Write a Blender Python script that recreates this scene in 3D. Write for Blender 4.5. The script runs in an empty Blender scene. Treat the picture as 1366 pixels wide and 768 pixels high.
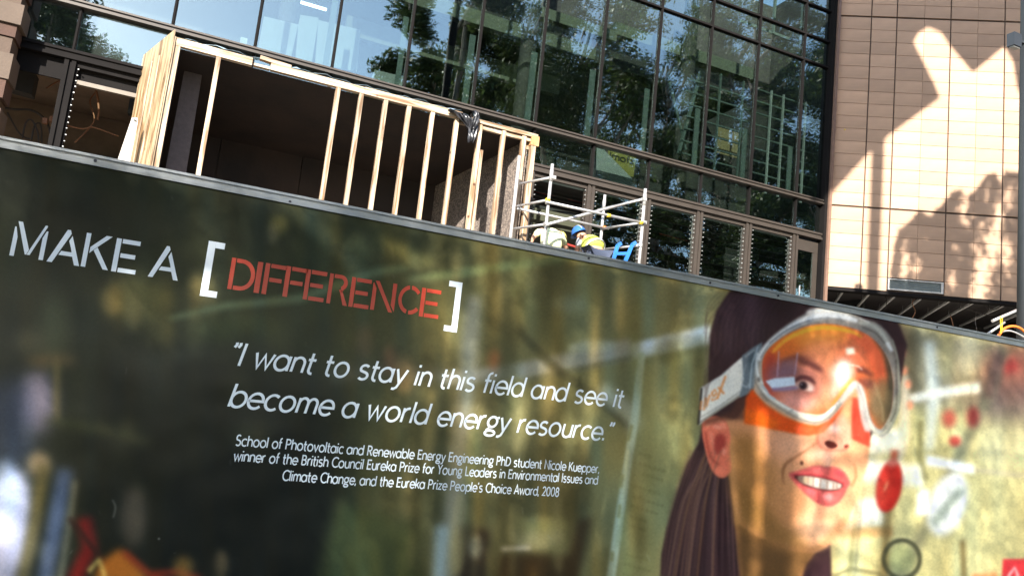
import bpy, math, random
import numpy as np
from mathutils import Vector, Matrix

R_ = math.radians
S = bpy.context.scene
COL = S.collection
rng = random.Random(11)
nr = np.random.RandomState(7)

# ------------------------------------------------------------------ camera (x runs along the glass facade, y into the site, z up; metres)
F_PX, PITCH, ROLL, YAW = 1007.7, R_(8.22), R_(-6.28), R_(23.0)
CAM = np.array([0, 0, 1.6])
_c, _s = math.cos(YAW), math.sin(YAW)
_fh = np.array([_s, _c, 0]); _r0 = np.array([_c, -_s, 0]); _z = np.array([0, 0, 1.0])
FW = _fh * math.cos(PITCH) + _z * math.sin(PITCH); _u0 = -_fh * math.sin(PITCH) + _z * math.cos(PITCH)
RT = math.cos(ROLL) * _r0 - math.sin(ROLL) * _u0; UP = math.sin(ROLL) * _r0 + math.cos(ROLL) * _u0
def ray(x, y): return FW + (x - 683) / F_PX * RT - (y - 384) / F_PX * UP
def at(x, y, Y): d = ray(x, y); return CAM + d * (Y / d[1])                    # point of the photograph on the plane y = Y
def on_plane(x, y, p0, n): d = ray(x, y); return CAM + d * (((p0 - CAM) @ n) / (d @ n))
def proj(p):
    v = np.asarray(p, float) - CAM; z = v @ FW
    return 683 + F_PX * (v @ RT) / z, 384 - F_PX * (v @ UP) / z
cam = bpy.data.cameras.new('camera'); cam_o = bpy.data.objects.new('camera', cam); COL.objects.link(cam_o)
cam.sensor_fit = 'HORIZONTAL'; cam.sensor_width = 36; cam.lens = 36 * F_PX / 1366; cam.clip_start = .05; cam.clip_end = 3000
cam_o.matrix_world = Matrix(((RT[0], UP[0], -FW[0], 0), (RT[1], UP[1], -FW[1], 0), (RT[2], UP[2], -FW[2], 1.6), (0, 0, 0, 1)))
S.camera = cam_o

# ------------------------------------------------------------------ sky, sun, exposure
SUN_A, SUN_E = R_(30), R_(30)          # sun stands behind the viewer, to the left of the facade's normal
SUN = np.array([-math.sin(SUN_A) * math.cos(SUN_E), -math.cos(SUN_A) * math.cos(SUN_E), math.sin(SUN_E)])
w = bpy.data.worlds.new('World'); S.world = w; w.use_nodes = True
nt = w.node_tree; bg = nt.nodes['Background']
sky = nt.nodes.new('ShaderNodeTexSky'); sky.sky_type = 'NISHITA'; sky.sun_disc = False
sky.sun_elevation = SUN_E; sky.sun_rotation = math.pi + SUN_A; sky.air_density = 1.0; sky.dust_density = .6; sky.ozone_density = 1.4
nt.links.new(sky.outputs[0], bg.inputs[0]); bg.inputs[1].default_value = .15
sun = bpy.data.lights.new('sun', 'SUN'); sun_o = bpy.data.objects.new('sun', sun); COL.objects.link(sun_o)
sun.energy = 4.9; sun.angle = R_(.55); sun.color = (1, .955, .88)
sun_o.rotation_euler = Vector(SUN).to_track_quat('Z', 'Y').to_euler()
sun_o.location = (-20, -30, 30)
S.view_settings.view_transform = 'Standard'; S.view_settings.look = 'None'
S.view_settings.exposure = 1.6; S.view_settings.gamma = 1
S.cycles.max_bounces = 8; S.cycles.transparent_max_bounces = 16; S.cycles.caustics_reflective = False; S.cycles.caustics_refractive = False

# ------------------------------------------------------------------ helpers
def thing(name, label, cat, loc=(0, 0, 0), group=None):
    o = bpy.data.objects.new(name, None); COL.objects.link(o); o.location = loc; o.empty_display_size = .2
    o['label'] = label; o['category'] = cat
    if group: o['group'] = group
    return o
def tag(o, label=None, cat=None, group=None, kind=None):
    for k, v in (('label', label), ('category', cat), ('group', group), ('kind', kind)):
        if v: o[k] = v
    return o
def wloc(o):
    v = Vector((0, 0, 0))
    while o: v += o.location; o = o.parent
    return v
class MB:
    def __init__(s): s.v = []; s.f = []; s.sm = []
    def add(s, vs, fs, smooth=False):
        n = len(s.v); s.v += [tuple(map(float, q)) for q in vs]; s.f += [tuple(i + n for i in f) for f in fs]; s.sm += [smooth] * len(fs); return s
    def box(s, lo, hi):
        x0, y0, z0 = lo; x1, y1, z1 = hi
        return s.add([(x0, y0, z0), (x1, y0, z0), (x1, y1, z0), (x0, y1, z0), (x0, y0, z1), (x1, y0, z1), (x1, y1, z1), (x0, y1, z1)],
                     [(0, 3, 2, 1), (4, 5, 6, 7), (0, 1, 5, 4), (1, 2, 6, 5), (2, 3, 7, 6), (3, 0, 4, 7)])
    def hexa(s, p):      # eight corners, bottom four then top four
        return s.add(p, [(0, 3, 2, 1), (4, 5, 6, 7), (0, 1, 5, 4), (1, 2, 6, 5), (2, 3, 7, 6), (3, 0, 4, 7)])
    def beam(s, a, b, wd, dp, side=(0, 1, 0)):     # rectangular bar from a to b; dp measured along side, wd across
        a, b = np.array(a, float), np.array(b, float); t = b - a; t /= np.linalg.norm(t)
        q = np.array(side, float); q -= t * (q @ t); q /= np.linalg.norm(q); r = np.cross(t, q)
        c = [(-1, -1), (1, -1), (1, 1), (-1, 1)]
        return s.hexa([a + r * i * wd / 2 + q * j * dp / 2 for i, j in c] + [b + r * i * wd / 2 + q * j * dp / 2 for i, j in c])
    def tube(s, pts, r, n=8, cap=True):
        pts = [np.array(p, float) for p in pts]; rs = r if hasattr(r, '__len__') else [r] * len(pts); base = len(s.v); ref = None
        for i, p in enumerate(pts):
            t = pts[min(i + 1, len(pts) - 1)] - pts[max(i - 1, 0)]; t /= (np.linalg.norm(t) + 1e-9)
            if ref is None: ref = np.array([0, 0, 1.0]) if abs(t[2]) < .9 else np.array([1.0, 0, 0])
            u = ref - t * (ref @ t); u /= (np.linalg.norm(u) + 1e-9); ref = u; v = np.cross(t, u)
            for k in range(n):
                a = 2 * math.pi * k / n; s.v.append(tuple(p + rs[i] * (math.cos(a) * u + math.sin(a) * v)))
        for i in range(len(pts) - 1):
            for k in range(n):
                k2 = (k + 1) % n; s.f.append((base + i * n + k, base + i * n + k2, base + (i + 1) * n + k2, base + (i + 1) * n + k)); s.sm.append(True)
        if cap:
            s.f.append(tuple(base + k for k in range(n))[::-1]); s.sm.append(False); m = base + (len(pts) - 1) * n
            s.f.append(tuple(m + k for k in range(n))); s.sm.append(False)
        return s
    def prism(s, poly, ex):    # polygon (3-D points) pushed along ex
        p = [np.array(q, float) for q in poly]; n = len(p); ex = np.array(ex, float)
        return s.add(p + [q + ex for q in p], [tuple(range(n))[::-1], tuple(range(n, 2 * n))] + [(i, (i + 1) % n, (i + 1) % n + n, i + n) for i in range(n)])
    def ball(s, c, r, n=10, m=7, sc=(1, 1, 1), top=1.0):
        vs, fs = [], []
        for i in range(m + 1):
            a = math.pi * i / m
            for k in range(n):
                b = 2 * math.pi * k / n; vs.append((c[0] + r * sc[0] * math.sin(a) * math.cos(b), c[1] + r * sc[1] * math.sin(a) * math.sin(b), c[2] + r * sc[2] * math.cos(a)))
        for i in range(m):
            for k in range(n): fs.append((i * n + k, (i + 1) * n + k, (i + 1) * n + (k + 1) % n, i * n + (k + 1) % n))
        return s.add(vs, fs, True)
    def build(s, name, m, parent=None, off=None):
        me = bpy.data.meshes.new(name); o3 = wloc(parent) if parent else Vector(off or (0, 0, 0))
        me.from_pydata([(x - o3.x, y - o3.y, z - o3.z) for x, y, z in s.v], [], s.f); me.polygons.foreach_set('use_smooth', s.sm)
        me.materials.append(m); me.update()
        o = bpy.data.objects.new(name, me); COL.objects.link(o)
        if parent: o.parent = parent
        else: o.location = o3
        return o
def dup(o, loc, parent=None):
    c = o.copy(); COL.objects.link(c); c.location = loc
    if parent: c.parent = parent
    return c

# ------------------------------------------------------------------ materials
def mat(name, col, rough=.7, metal=0, var=.15, scale=6, bump=0, bscale=40, stretch=(1, 1, 1), col2=None, spec=.5, coords='Object', fine=0):
    m = bpy.data.materials.new(name); m.use_nodes = True; t = m.node_tree; b = t.nodes['Principled BSDF']; L = t.links.new
    tc = t.nodes.new('ShaderNodeTexCoord'); mp = t.nodes.new('ShaderNodeMapping'); mp.inputs['Scale'].default_value = stretch; L(tc.outputs[coords], mp.inputs[0])
    n = t.nodes.new('ShaderNodeTexNoise'); n.inputs['Scale'].default_value = scale; n.inputs['Detail'].default_value = 5; n.inputs['Roughness'].default_value = .6; L(mp.outputs[0], n.inputs['Vector'])
    r = t.nodes.new('ShaderNodeValToRGB'); r.color_ramp.elements[0].position = .3; r.color_ramp.elements[1].position = .7
    a = col; c2 = col2 or tuple(min(1, x * (1 + var)) for x in a); c1 = a if col2 else tuple(x * (1 - var) for x in a)
    r.color_ramp.elements[0].color = (*c1, 1); r.color_ramp.elements[1].color = (*c2, 1); L(n.outputs['Fac'], r.inputs[0])
    oi = t.nodes.new('ShaderNodeObjectInfo'); hs = t.nodes.new('ShaderNodeHueSaturation'); mr = t.nodes.new('ShaderNodeMapRange')
    mr.inputs['To Min'].default_value = 1 - var * .5; mr.inputs['To Max'].default_value = 1 + var * .5; L(oi.outputs['Random'], mr.inputs[0]); L(mr.outputs[0], hs.inputs['Value']); L(r.outputs[0], hs.inputs['Color'])
    L(hs.outputs[0], b.inputs['Base Color'])
    b.inputs['Roughness'].default_value = rough; b.inputs['Metallic'].default_value = metal; b.inputs['Specular IOR Level'].default_value = spec
    if bump:
        n2 = t.nodes.new('ShaderNodeTexNoise'); n2.inputs['Scale'].default_value = bscale; n2.inputs['Detail'].default_value = 6; L(mp.outputs[0], n2.inputs['Vector'])
        bp = t.nodes.new('ShaderNodeBump'); bp.inputs['Strength'].default_value = bump; bp.inputs['Distance'].default_value = .01; L(n2.outputs['Fac'], bp.inputs['Height']); L(bp.outputs[0], b.inputs['Normal'])
    return m
def speckle_mat(name, c1, c2, scale):
    m = mat(name, c1, .85, bump=.6, bscale=70); t = m.node_tree; b = t.nodes['Principled BSDF']
    tc = t.nodes.new('ShaderNodeTexCoord'); v = t.nodes.new('ShaderNodeTexVoronoi'); v.inputs['Scale'].default_value = scale; t.links.new(tc.outputs['Object'], v.inputs['Vector'])
    sp = t.nodes.new('ShaderNodeSeparateColor'); t.links.new(v.outputs['Color'], sp.inputs[0])
    r = t.nodes.new('ShaderNodeValToRGB'); r.color_ramp.elements[0].color = (*c1, 1); r.color_ramp.elements[1].color = (*c2, 1); r.color_ramp.elements[0].position = .35; r.color_ramp.elements[1].position = .75
    t.links.new(sp.outputs[0], r.inputs[0]); t.links.new(r.outputs[0], b.inputs['Base Color']); return m
def glass_mat(name, tint, refl, rough=0.0, wav=.02, wscale=1.2):
    m = bpy.data.materials.new(name); m.use_nodes = True; t = m.node_tree; t.nodes.remove(t.nodes['Principled BSDF']); L = t.links.new
    out = t.nodes['Material Output']; tr = t.nodes.new('ShaderNodeBsdfTransparent'); tr.inputs[0].default_value = (*tint, 1)
    g = t.nodes.new('ShaderNodeBsdfGlossy'); g.inputs['Roughness'].default_value = rough; g.inputs['Color'].default_value = (.66, .72, .69, 1)
    lw = t.nodes.new('ShaderNodeLayerWeight'); lw.inputs['Blend'].default_value = .5; fr = t.nodes.new('ShaderNodeMath'); fr.operation = 'POWER'; fr.inputs[1].default_value = 4; L(lw.outputs['Facing'], fr.inputs[0])
    mr = t.nodes.new('ShaderNodeMapRange'); mr.inputs['From Min'].default_value = 0; mr.inputs['From Max'].default_value = 1; mr.inputs['To Min'].default_value = refl; mr.inputs['To Max'].default_value = 1; L(fr.outputs[0], mr.inputs[0])
    mx = t.nodes.new('ShaderNodeMixShader'); L(mr.outputs[0], mx.inputs[0]); L(tr.outputs[0], mx.inputs[1]); L(g.outputs[0], mx.inputs[2]); L(mx.outputs[0], out.inputs[0])
    tc = t.nodes.new('ShaderNodeTexCoord'); n = t.nodes.new('ShaderNodeTexNoise'); n.inputs['Scale'].default_value = wscale; n.inputs['Detail'].default_value = 1.5; L(tc.outputs['Object'], n.inputs['Vector'])
    bp = t.nodes.new('ShaderNodeBump'); bp.inputs['Strength'].default_value = 1; bp.inputs['Distance'].default_value = wav; L(n.outputs['Fac'], bp.inputs['Height']); L(bp.outputs[0], g.inputs['Normal'])
    return m
M = {}
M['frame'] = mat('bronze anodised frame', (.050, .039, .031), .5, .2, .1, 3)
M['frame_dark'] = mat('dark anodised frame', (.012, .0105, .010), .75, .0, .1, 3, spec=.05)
M['glass'] = glass_mat('facade glass', (.80, .87, .83), .27, wav=.0012)
M['louvre'] = glass_mat('louvre glass', (.62, .68, .65), .24, wav=.002, wscale=3)
M['fin'] = mat('green glass fin edge', (.095, .125, .12), .4, 0, .1, 4)
M['white_trim'] = mat('pale painted steel', (.26, .29, .285), .5, 0, .1, 4)
M['bulkhead'] = mat('pale bulkhead board', (.13, .14, .105), .7, 0, .1, 2)
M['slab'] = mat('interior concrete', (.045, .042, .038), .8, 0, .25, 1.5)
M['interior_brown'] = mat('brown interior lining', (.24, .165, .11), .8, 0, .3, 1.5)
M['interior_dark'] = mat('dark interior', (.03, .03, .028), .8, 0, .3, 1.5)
M['timber'] = mat('raw pine framing', (.46, .35, .24), .65, 0, .34, 4, .3, 60, (1, 1, .12))
M['timber_x'] = mat('raw pine plate', (.48, .37, .26), .65, 0, .34, 4, .3, 60, (.12, 1, 1))
def grain(m, axis):      # long brown grain lines and a few knots
    t = m.node_tree; b = t.nodes['Principled BSDF']; src = b.inputs['Base Color'].links[0].from_socket; tc = t.nodes.new('ShaderNodeTexCoord'); mp = t.nodes.new('ShaderNodeMapping'); mp.inputs['Scale'].default_value = axis; t.links.new(tc.outputs['Object'], mp.inputs[0])
    n = t.nodes.new('ShaderNodeTexNoise'); n.inputs['Scale'].default_value = 22; n.inputs['Detail'].default_value = 4; n.inputs['Distortion'].default_value = .6; t.links.new(mp.outputs[0], n.inputs['Vector'])
    r = t.nodes.new('ShaderNodeValToRGB'); r.color_ramp.elements[0].position = .38; r.color_ramp.elements[0].color = (.42, .30, .20, 1); r.color_ramp.elements[1].position = .56; r.color_ramp.elements[1].color = (1, 1, 1, 1); t.links.new(n.outputs['Fac'], r.inputs[0])
    v = t.nodes.new('ShaderNodeTexVoronoi'); v.inputs['Scale'].default_value = 3.2; t.links.new(tc.outputs['Object'], v.inputs['Vector']); r2 = t.nodes.new('ShaderNodeValToRGB'); r2.color_ramp.elements[0].position = .05; r2.color_ramp.elements[0].color = (.25, .12, .05, 1); r2.color_ramp.elements[1].position = .11; r2.color_ramp.elements[1].color = (1, 1, 1, 1); t.links.new(v.outputs['Distance'], r2.inputs[0])
    for q in (r, r2):
        mx = t.nodes.new('ShaderNodeMix'); mx.data_type = 'RGBA'; mx.blend_type = 'MULTIPLY'; mx.inputs[0].default_value = 1; t.links.new(src, mx.inputs[6]); t.links.new(q.outputs[0], mx.inputs[7]); src = mx.outputs[2]
    t.links.new(src, b.inputs['Base Color'])
grain(M['timber'], (1, 1, .06)); grain(M['timber_x'], (.06, 1, 1))
M['ply'] = mat('plywood sheet', (.24, .165, .085), .6, 0, .22, 2.2, .25, 30, (3, 3, .35), col2=(.52, .41, .25))  # dark upright streaks put branch shadows into the ply colour
grain(M['ply'], (.5, .5, .06))
M['form'] = mat('brown form ply', (.024, .013, .008), .75, 0, .5, 1.2, .2, 20, (1, 1, .6))
M['form_grey'] = mat('grey brown insulation board', (.15, .115, .105), .8, 0, .15, 12, .4, 90)
M['rough'] = speckle_mat('speckled roughcast board', (.10, .08, .068), (.24, .19, .155), 38)
M['alu'] = mat('aluminium angle', (.42, .44, .45), .34, .75, .12, 5, .15, 60, (.2, 1, 1))
M['galv'] = mat('galvanised tube', (.52, .50, .48), .42, .55, .2, 10, .2, 60)
M['channel'] = mat('bright furring channel', (.80, .78, .76), .35, .3, .1, 8)
M['screw'] = mat('dark screw head', (.05, .05, .06), .5, .5)
M['terracotta'] = mat('terracotta tile', (.44, .275, .175), .75, 0, .2, 1.2, .2, 60, (.4, .4, 2))
M['joint'] = mat('brown joint backing', (.08, .05, .035), .8)
M['soffit'] = mat('dark soffit lining', (.035, .028, .026), .7, 0, .2, 1)
M['pole'] = mat('grey painted pole', (.018, .020, .021), .6, .0, .12, 3)
M['lampbox'] = mat('grey lamp housing', (.035, .04, .048), .55, .2, .1, 3)
M['hose'] = mat('orange conduit', (.80, .17, .02), .45, 0, .08, 5)
M['yellow'] = mat('yellow tape', (.75, .52, .03), .5, 0, .1, 6)
M['cable'] = mat('dark cable', (.05, .04, .035), .6)
M['copper'] = mat('copper brown cable', (.30, .13, .06), .5)
M['red_pipe'] = mat('red sprinkler pipe', (.36, .04, .03), .45)
M['concrete'] = mat('site concrete', (.27, .25, .22), .9, 0, .15, 1.2, .4, 20)
M['earth'] = mat('site earth', (.20, .15, .10), .95, 0, .3, .8, .6, 8)
M['paving'] = mat('grey footpath paving', (.25, .24, .23), .85, 0, .15, 2, .3, 30)
M['asphalt'] = mat('asphalt', (.05, .05, .052), .9, 0, .2, 3, .5, 80)
M['ground'] = mat('dry grass ground', (.09, .10, .05), .95, 0, .3, .4, .6, 5)
M['bark'] = mat('grey brown bark', (.14, .115, .095), .9, 0, .35, 5, .8, 20, (1, 1, .3))
M['sheet'] = mat('black plastic sheet', (.03, .03, .034), .28, 0, .3, 6, .5, 12)
M['flash'] = mat('torn silver blue flashing', (.34, .44, .50), .35, .4, .25, 4, .5, 14)
M['hivis'] = mat('yellow green safety vest', (.62, .66, .10), .7, 0, .08, 8, .5, 20)
M['hivis_white'] = mat('cream safety vest', (.72, .72, .42), .7, 0, .1, 5, .5, 18)
M['shirt'] = mat('pale grey shirt', (.55, .55, .56), .8, 0, .1, 8, .4, 20)
M['skin'] = mat('sunlit skin', (.48, .26, .17), .55, 0, .06, 12)  # one even skin tone
M['hair'] = mat('brown hair', (.08, .045, .025), .7)
M['helmet'] = mat('blue safety helmet', (.03, .12, .38), .3, 0, .05, 5)
M['reflective'] = mat('grey reflective strip', (.62, .62, .60), .35, .2, .06, 8)
M['trousers'] = mat('dark work trousers', (.04, .05, .08), .8, 0, .15, 8)
M['boot'] = mat('tan work boot', (.25, .16, .08), .7)
M['blue'] = mat('blue fibreglass ladder rail', (.03, .16, .48), .4, 0, .06, 6)
M['clip'] = mat('bright louvre clip', (.42, .42, .40), .4, .3)
M['sign_yellow'] = mat('yellow green board', (.22, .20, .05), .7, 0, .1, 4)
M['ink'] = mat('black marker', (.03, .03, .02), .6)
M['grey_panel'] = mat('pale grey board', (.24, .27, .27), .7, 0, .08, 3)
M['facade_stone'] = mat('neighbouring render', (.30, .27, .23), .85, 0, .1, 1)
M['vent'] = mat('vent blade grey green', (.14, .165, .165), .45, .5, .1, 8)
M['lettering_white'] = mat('white vinyl lettering', (.74, .80, .84), .32, 0, .03, 3)
M['lettering_red'] = mat('red vinyl lettering', (.50, .05, .024), .32, 0, .05, 3)
def leaf_mat(name, a, b_):
    m = mat(name, a, .5, 0, .2, .5, col2=b_, coords='Object'); t = m.node_tree; b = t.nodes['Principled BSDF']; out = t.nodes['Material Output']
    tl = t.nodes.new('ShaderNodeBsdfTranslucent'); mx = t.nodes.new('ShaderNodeMixShader'); mx.inputs[0].default_value = .35
    src = b.inputs['Base Color'].links[0].from_socket; t.links.new(src, tl.inputs[0]); t.links.new(b.outputs[0], mx.inputs[1]); t.links.new(tl.outputs[0], mx.inputs[2]); t.links.new(mx.outputs[0], out.inputs[0]); return m
M['leaf'] = leaf_mat('fig leaves', (.022, .036, .012), (.065, .09, .024))
M['leaf_light'] = leaf_mat('light green leaves', (.06, .095, .022), (.13, .18, .045))
PRINT_GAIN = 1.15
# ------------------------------------------------------------------ setting: ground, road, footpath, site
def sheet(name, lo, hi, z, m, kind='structure'):
    return tag(MB().add([(lo[0], lo[1], z), (hi[0], lo[1], z), (hi[0], hi[1], z), (lo[0], hi[1], z)], [(0, 1, 2, 3)]).build(name, m), kind=kind)
sheet('ground', (-900, -900), (900, 900), -.16, M['ground'])
sheet('road', (-200, -13.5), (200, -3.6), -.14, M['asphalt'])
tag(MB().box((-200, -3.45, -.5), (200, 3.3, 0)).build('pavement', M['paving']), kind='structure')
tag(MB().box((-200, -3.6, -.5), (200, -3.453, .004)).build('kerb', M['concrete']), kind='structure')
tag(MB().hexa([(-30, 3.8, -.5), (30, 3.8, -.5), (30, 40, -.5), (-30, 40, -.5), (-30, 3.8, -.08), (30, 3.8, -.08), (30, 10.0, 2.0), (-30, 10.0, 2.0)]).build('site_slope', M['earth']), kind='structure')
tag(MB().box((-30, 10.0, -.4), (14.2, 40, 3.3)).build('site_terrace', M['concrete']), kind='structure')
HY = 3.5086      # front face of the hoarding
GY = 14.0        # face of the glass facade
# ---------------------------------------------------------------- the printed picture on the hoarding (flat print with some sun and reflections painted in, drawn here shape by shape)
PS = 1.5                       # print pixels per drawing unit
PW, PH = int(1366 * PS), int(768 * PS)

def blur1(a, r, axis):
    r = int(r)
    if r < 1: return a
    pad = [(0, 0)] * a.ndim; pad[axis] = (r + 1, r)
    c = np.cumsum(np.pad(a, pad, mode='edge'), axis=axis, dtype=np.float64)
    n = a.shape[axis]
    hi = np.take(c, range(2 * r + 1, 2 * r + 1 + n), axis=axis); lo = np.take(c, range(0, n), axis=axis)
    return ((hi - lo) / (2 * r + 1)).astype(np.float32)

def blur(a, s):
    if s <= 0: return a
    r = max(1, int(round(s)))
    for _ in range(2):
        a = blur1(blur1(a, r, 0), r, 1)
    return a

def smooth(pts, closed=True, n=8):
    p = np.array(pts, float); N = len(p); out = []
    for i in range(N if closed else N - 1):
        if closed: a, b, c, d = p[i - 1], p[i], p[(i + 1) % N], p[(i + 2) % N]
        else: a, b, c, d = p[max(i - 1, 0)], p[i], p[i + 1], p[min(i + 2, N - 1)]
        for t in np.arange(n) / n:
            out.append(.5 * (2 * b + (c - a) * t + (2 * a - 5 * b + 4 * c - d) * t * t + (3 * b - a - 3 * c + d) * t ** 3))
    if not closed: out.append(p[-1])
    return np.array(out)

class Print:
    def __init__(s):
        s.im = np.zeros((PH, PW, 3), np.float32)
    def mask(s, pts, soft=0.7):
        p = np.array(pts, float) * PS; m = int(soft * PS * 3 + 4)
        x0, y0 = np.floor(p.min(0)).astype(int) - m; x1, y1 = np.ceil(p.max(0)).astype(int) + m
        x0, y0, x1, y1 = max(x0, 0), max(y0, 0), min(x1, PW), min(y1, PH)
        if x1 <= x0 or y1 <= y0: return None
        SS = 2
        ys = (np.arange((y1 - y0) * SS) + .5) / SS + y0; xs = (np.arange((x1 - x0) * SS) + .5) / SS + x0
        M = np.zeros((len(ys), len(xs)), np.int16)
        q = np.roll(p, -1, 0)
        for (ax, ay), (bx, by) in zip(p, q):
            if ay == by: continue
            lo, hi = min(ay, by), max(ay, by)
            i0, i1 = np.searchsorted(ys, lo), np.searchsorted(ys, hi)
            if i1 <= i0: continue
            xi = ax + (ys[i0:i1] - ay) * (bx - ax) / (by - ay)
            j = np.searchsorted(xs, xi)
            ok = j < len(xs)
            np.add.at(M, (np.arange(i0, i1)[ok], j[ok]), 1)
        M = (np.cumsum(M, 1) % 2).astype(np.float32)
        M = M.reshape(y1 - y0, SS, x1 - x0, SS).mean((1, 3))
        M = blur(M, soft * PS) if soft * PS >= 1 else M
        return x0, y0, x1, y1, M
    def comp(s, r, col, a=1.0, mode='n'):
        if r is None: return
        x0, y0, x1, y1, M = r
        M = (M * a)[..., None]; R = s.im[y0:y1, x0:x1]; c = np.array(col, np.float32) / 255
        if mode == 'n': R += (c - R) * M
        elif mode == 'add': R += c * M
        elif mode == 'mul': R *= 1 + (c - 1) * M
    def poly(s, pts, col, soft=.7, a=1.0, sm=False, mode='n'):
        s.comp(s.mask(smooth(pts) if sm else pts, soft), col, a, mode)
    def line(s, pts, w, col, soft=.7, a=1.0, sm=False, mode='n'):
        p = smooth(pts, False) if sm else np.array(pts, float)
        w = np.interp(np.linspace(0, 1, len(p)), np.linspace(0, 1, len(w)), w) if hasattr(w, '__len__') else np.full(len(p), w)
        t = np.gradient(p, axis=0); t /= np.maximum(np.hypot(t[:, 0], t[:, 1]), 1e-6)[:, None]
        nn = np.stack([-t[:, 1], t[:, 0]], 1) * w[:, None] / 2
        s.comp(s.mask(np.vstack([p + nn, (p - nn)[::-1]]), soft), col, a, mode)
    def ell(s, cx, cy, rx, ry, col, soft=3, a=1.0, rot=0, mode='n'):
        t = np.linspace(0, 2 * math.pi, 28, endpoint=False); c, q = math.cos(math.radians(rot)), math.sin(math.radians(rot))
        x, y = rx * np.cos(t), ry * np.sin(t)
        s.comp(s.mask(np.stack([cx + x * c - y * q, cy + x * q + y * c], 1), soft), col, a, mode)

def resize(a, h, w):
    y = np.linspace(0, a.shape[0] - 1.001, h); x = np.linspace(0, a.shape[1] - 1.001, w)
    y0, x0 = y.astype(int), x.astype(int); fy, fx = (y - y0)[:, None], (x - x0)[None]
    fy, fx = fy * fy * (3 - 2 * fy), fx * fx * (3 - 2 * fx)
    return (a[y0][:, x0] * (1 - fy) * (1 - fx) + a[y0 + 1][:, x0] * fy * (1 - fx) + a[y0][:, x0 + 1] * (1 - fy) * fx + a[y0 + 1][:, x0 + 1] * fy * fx).astype(np.float32)

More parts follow.
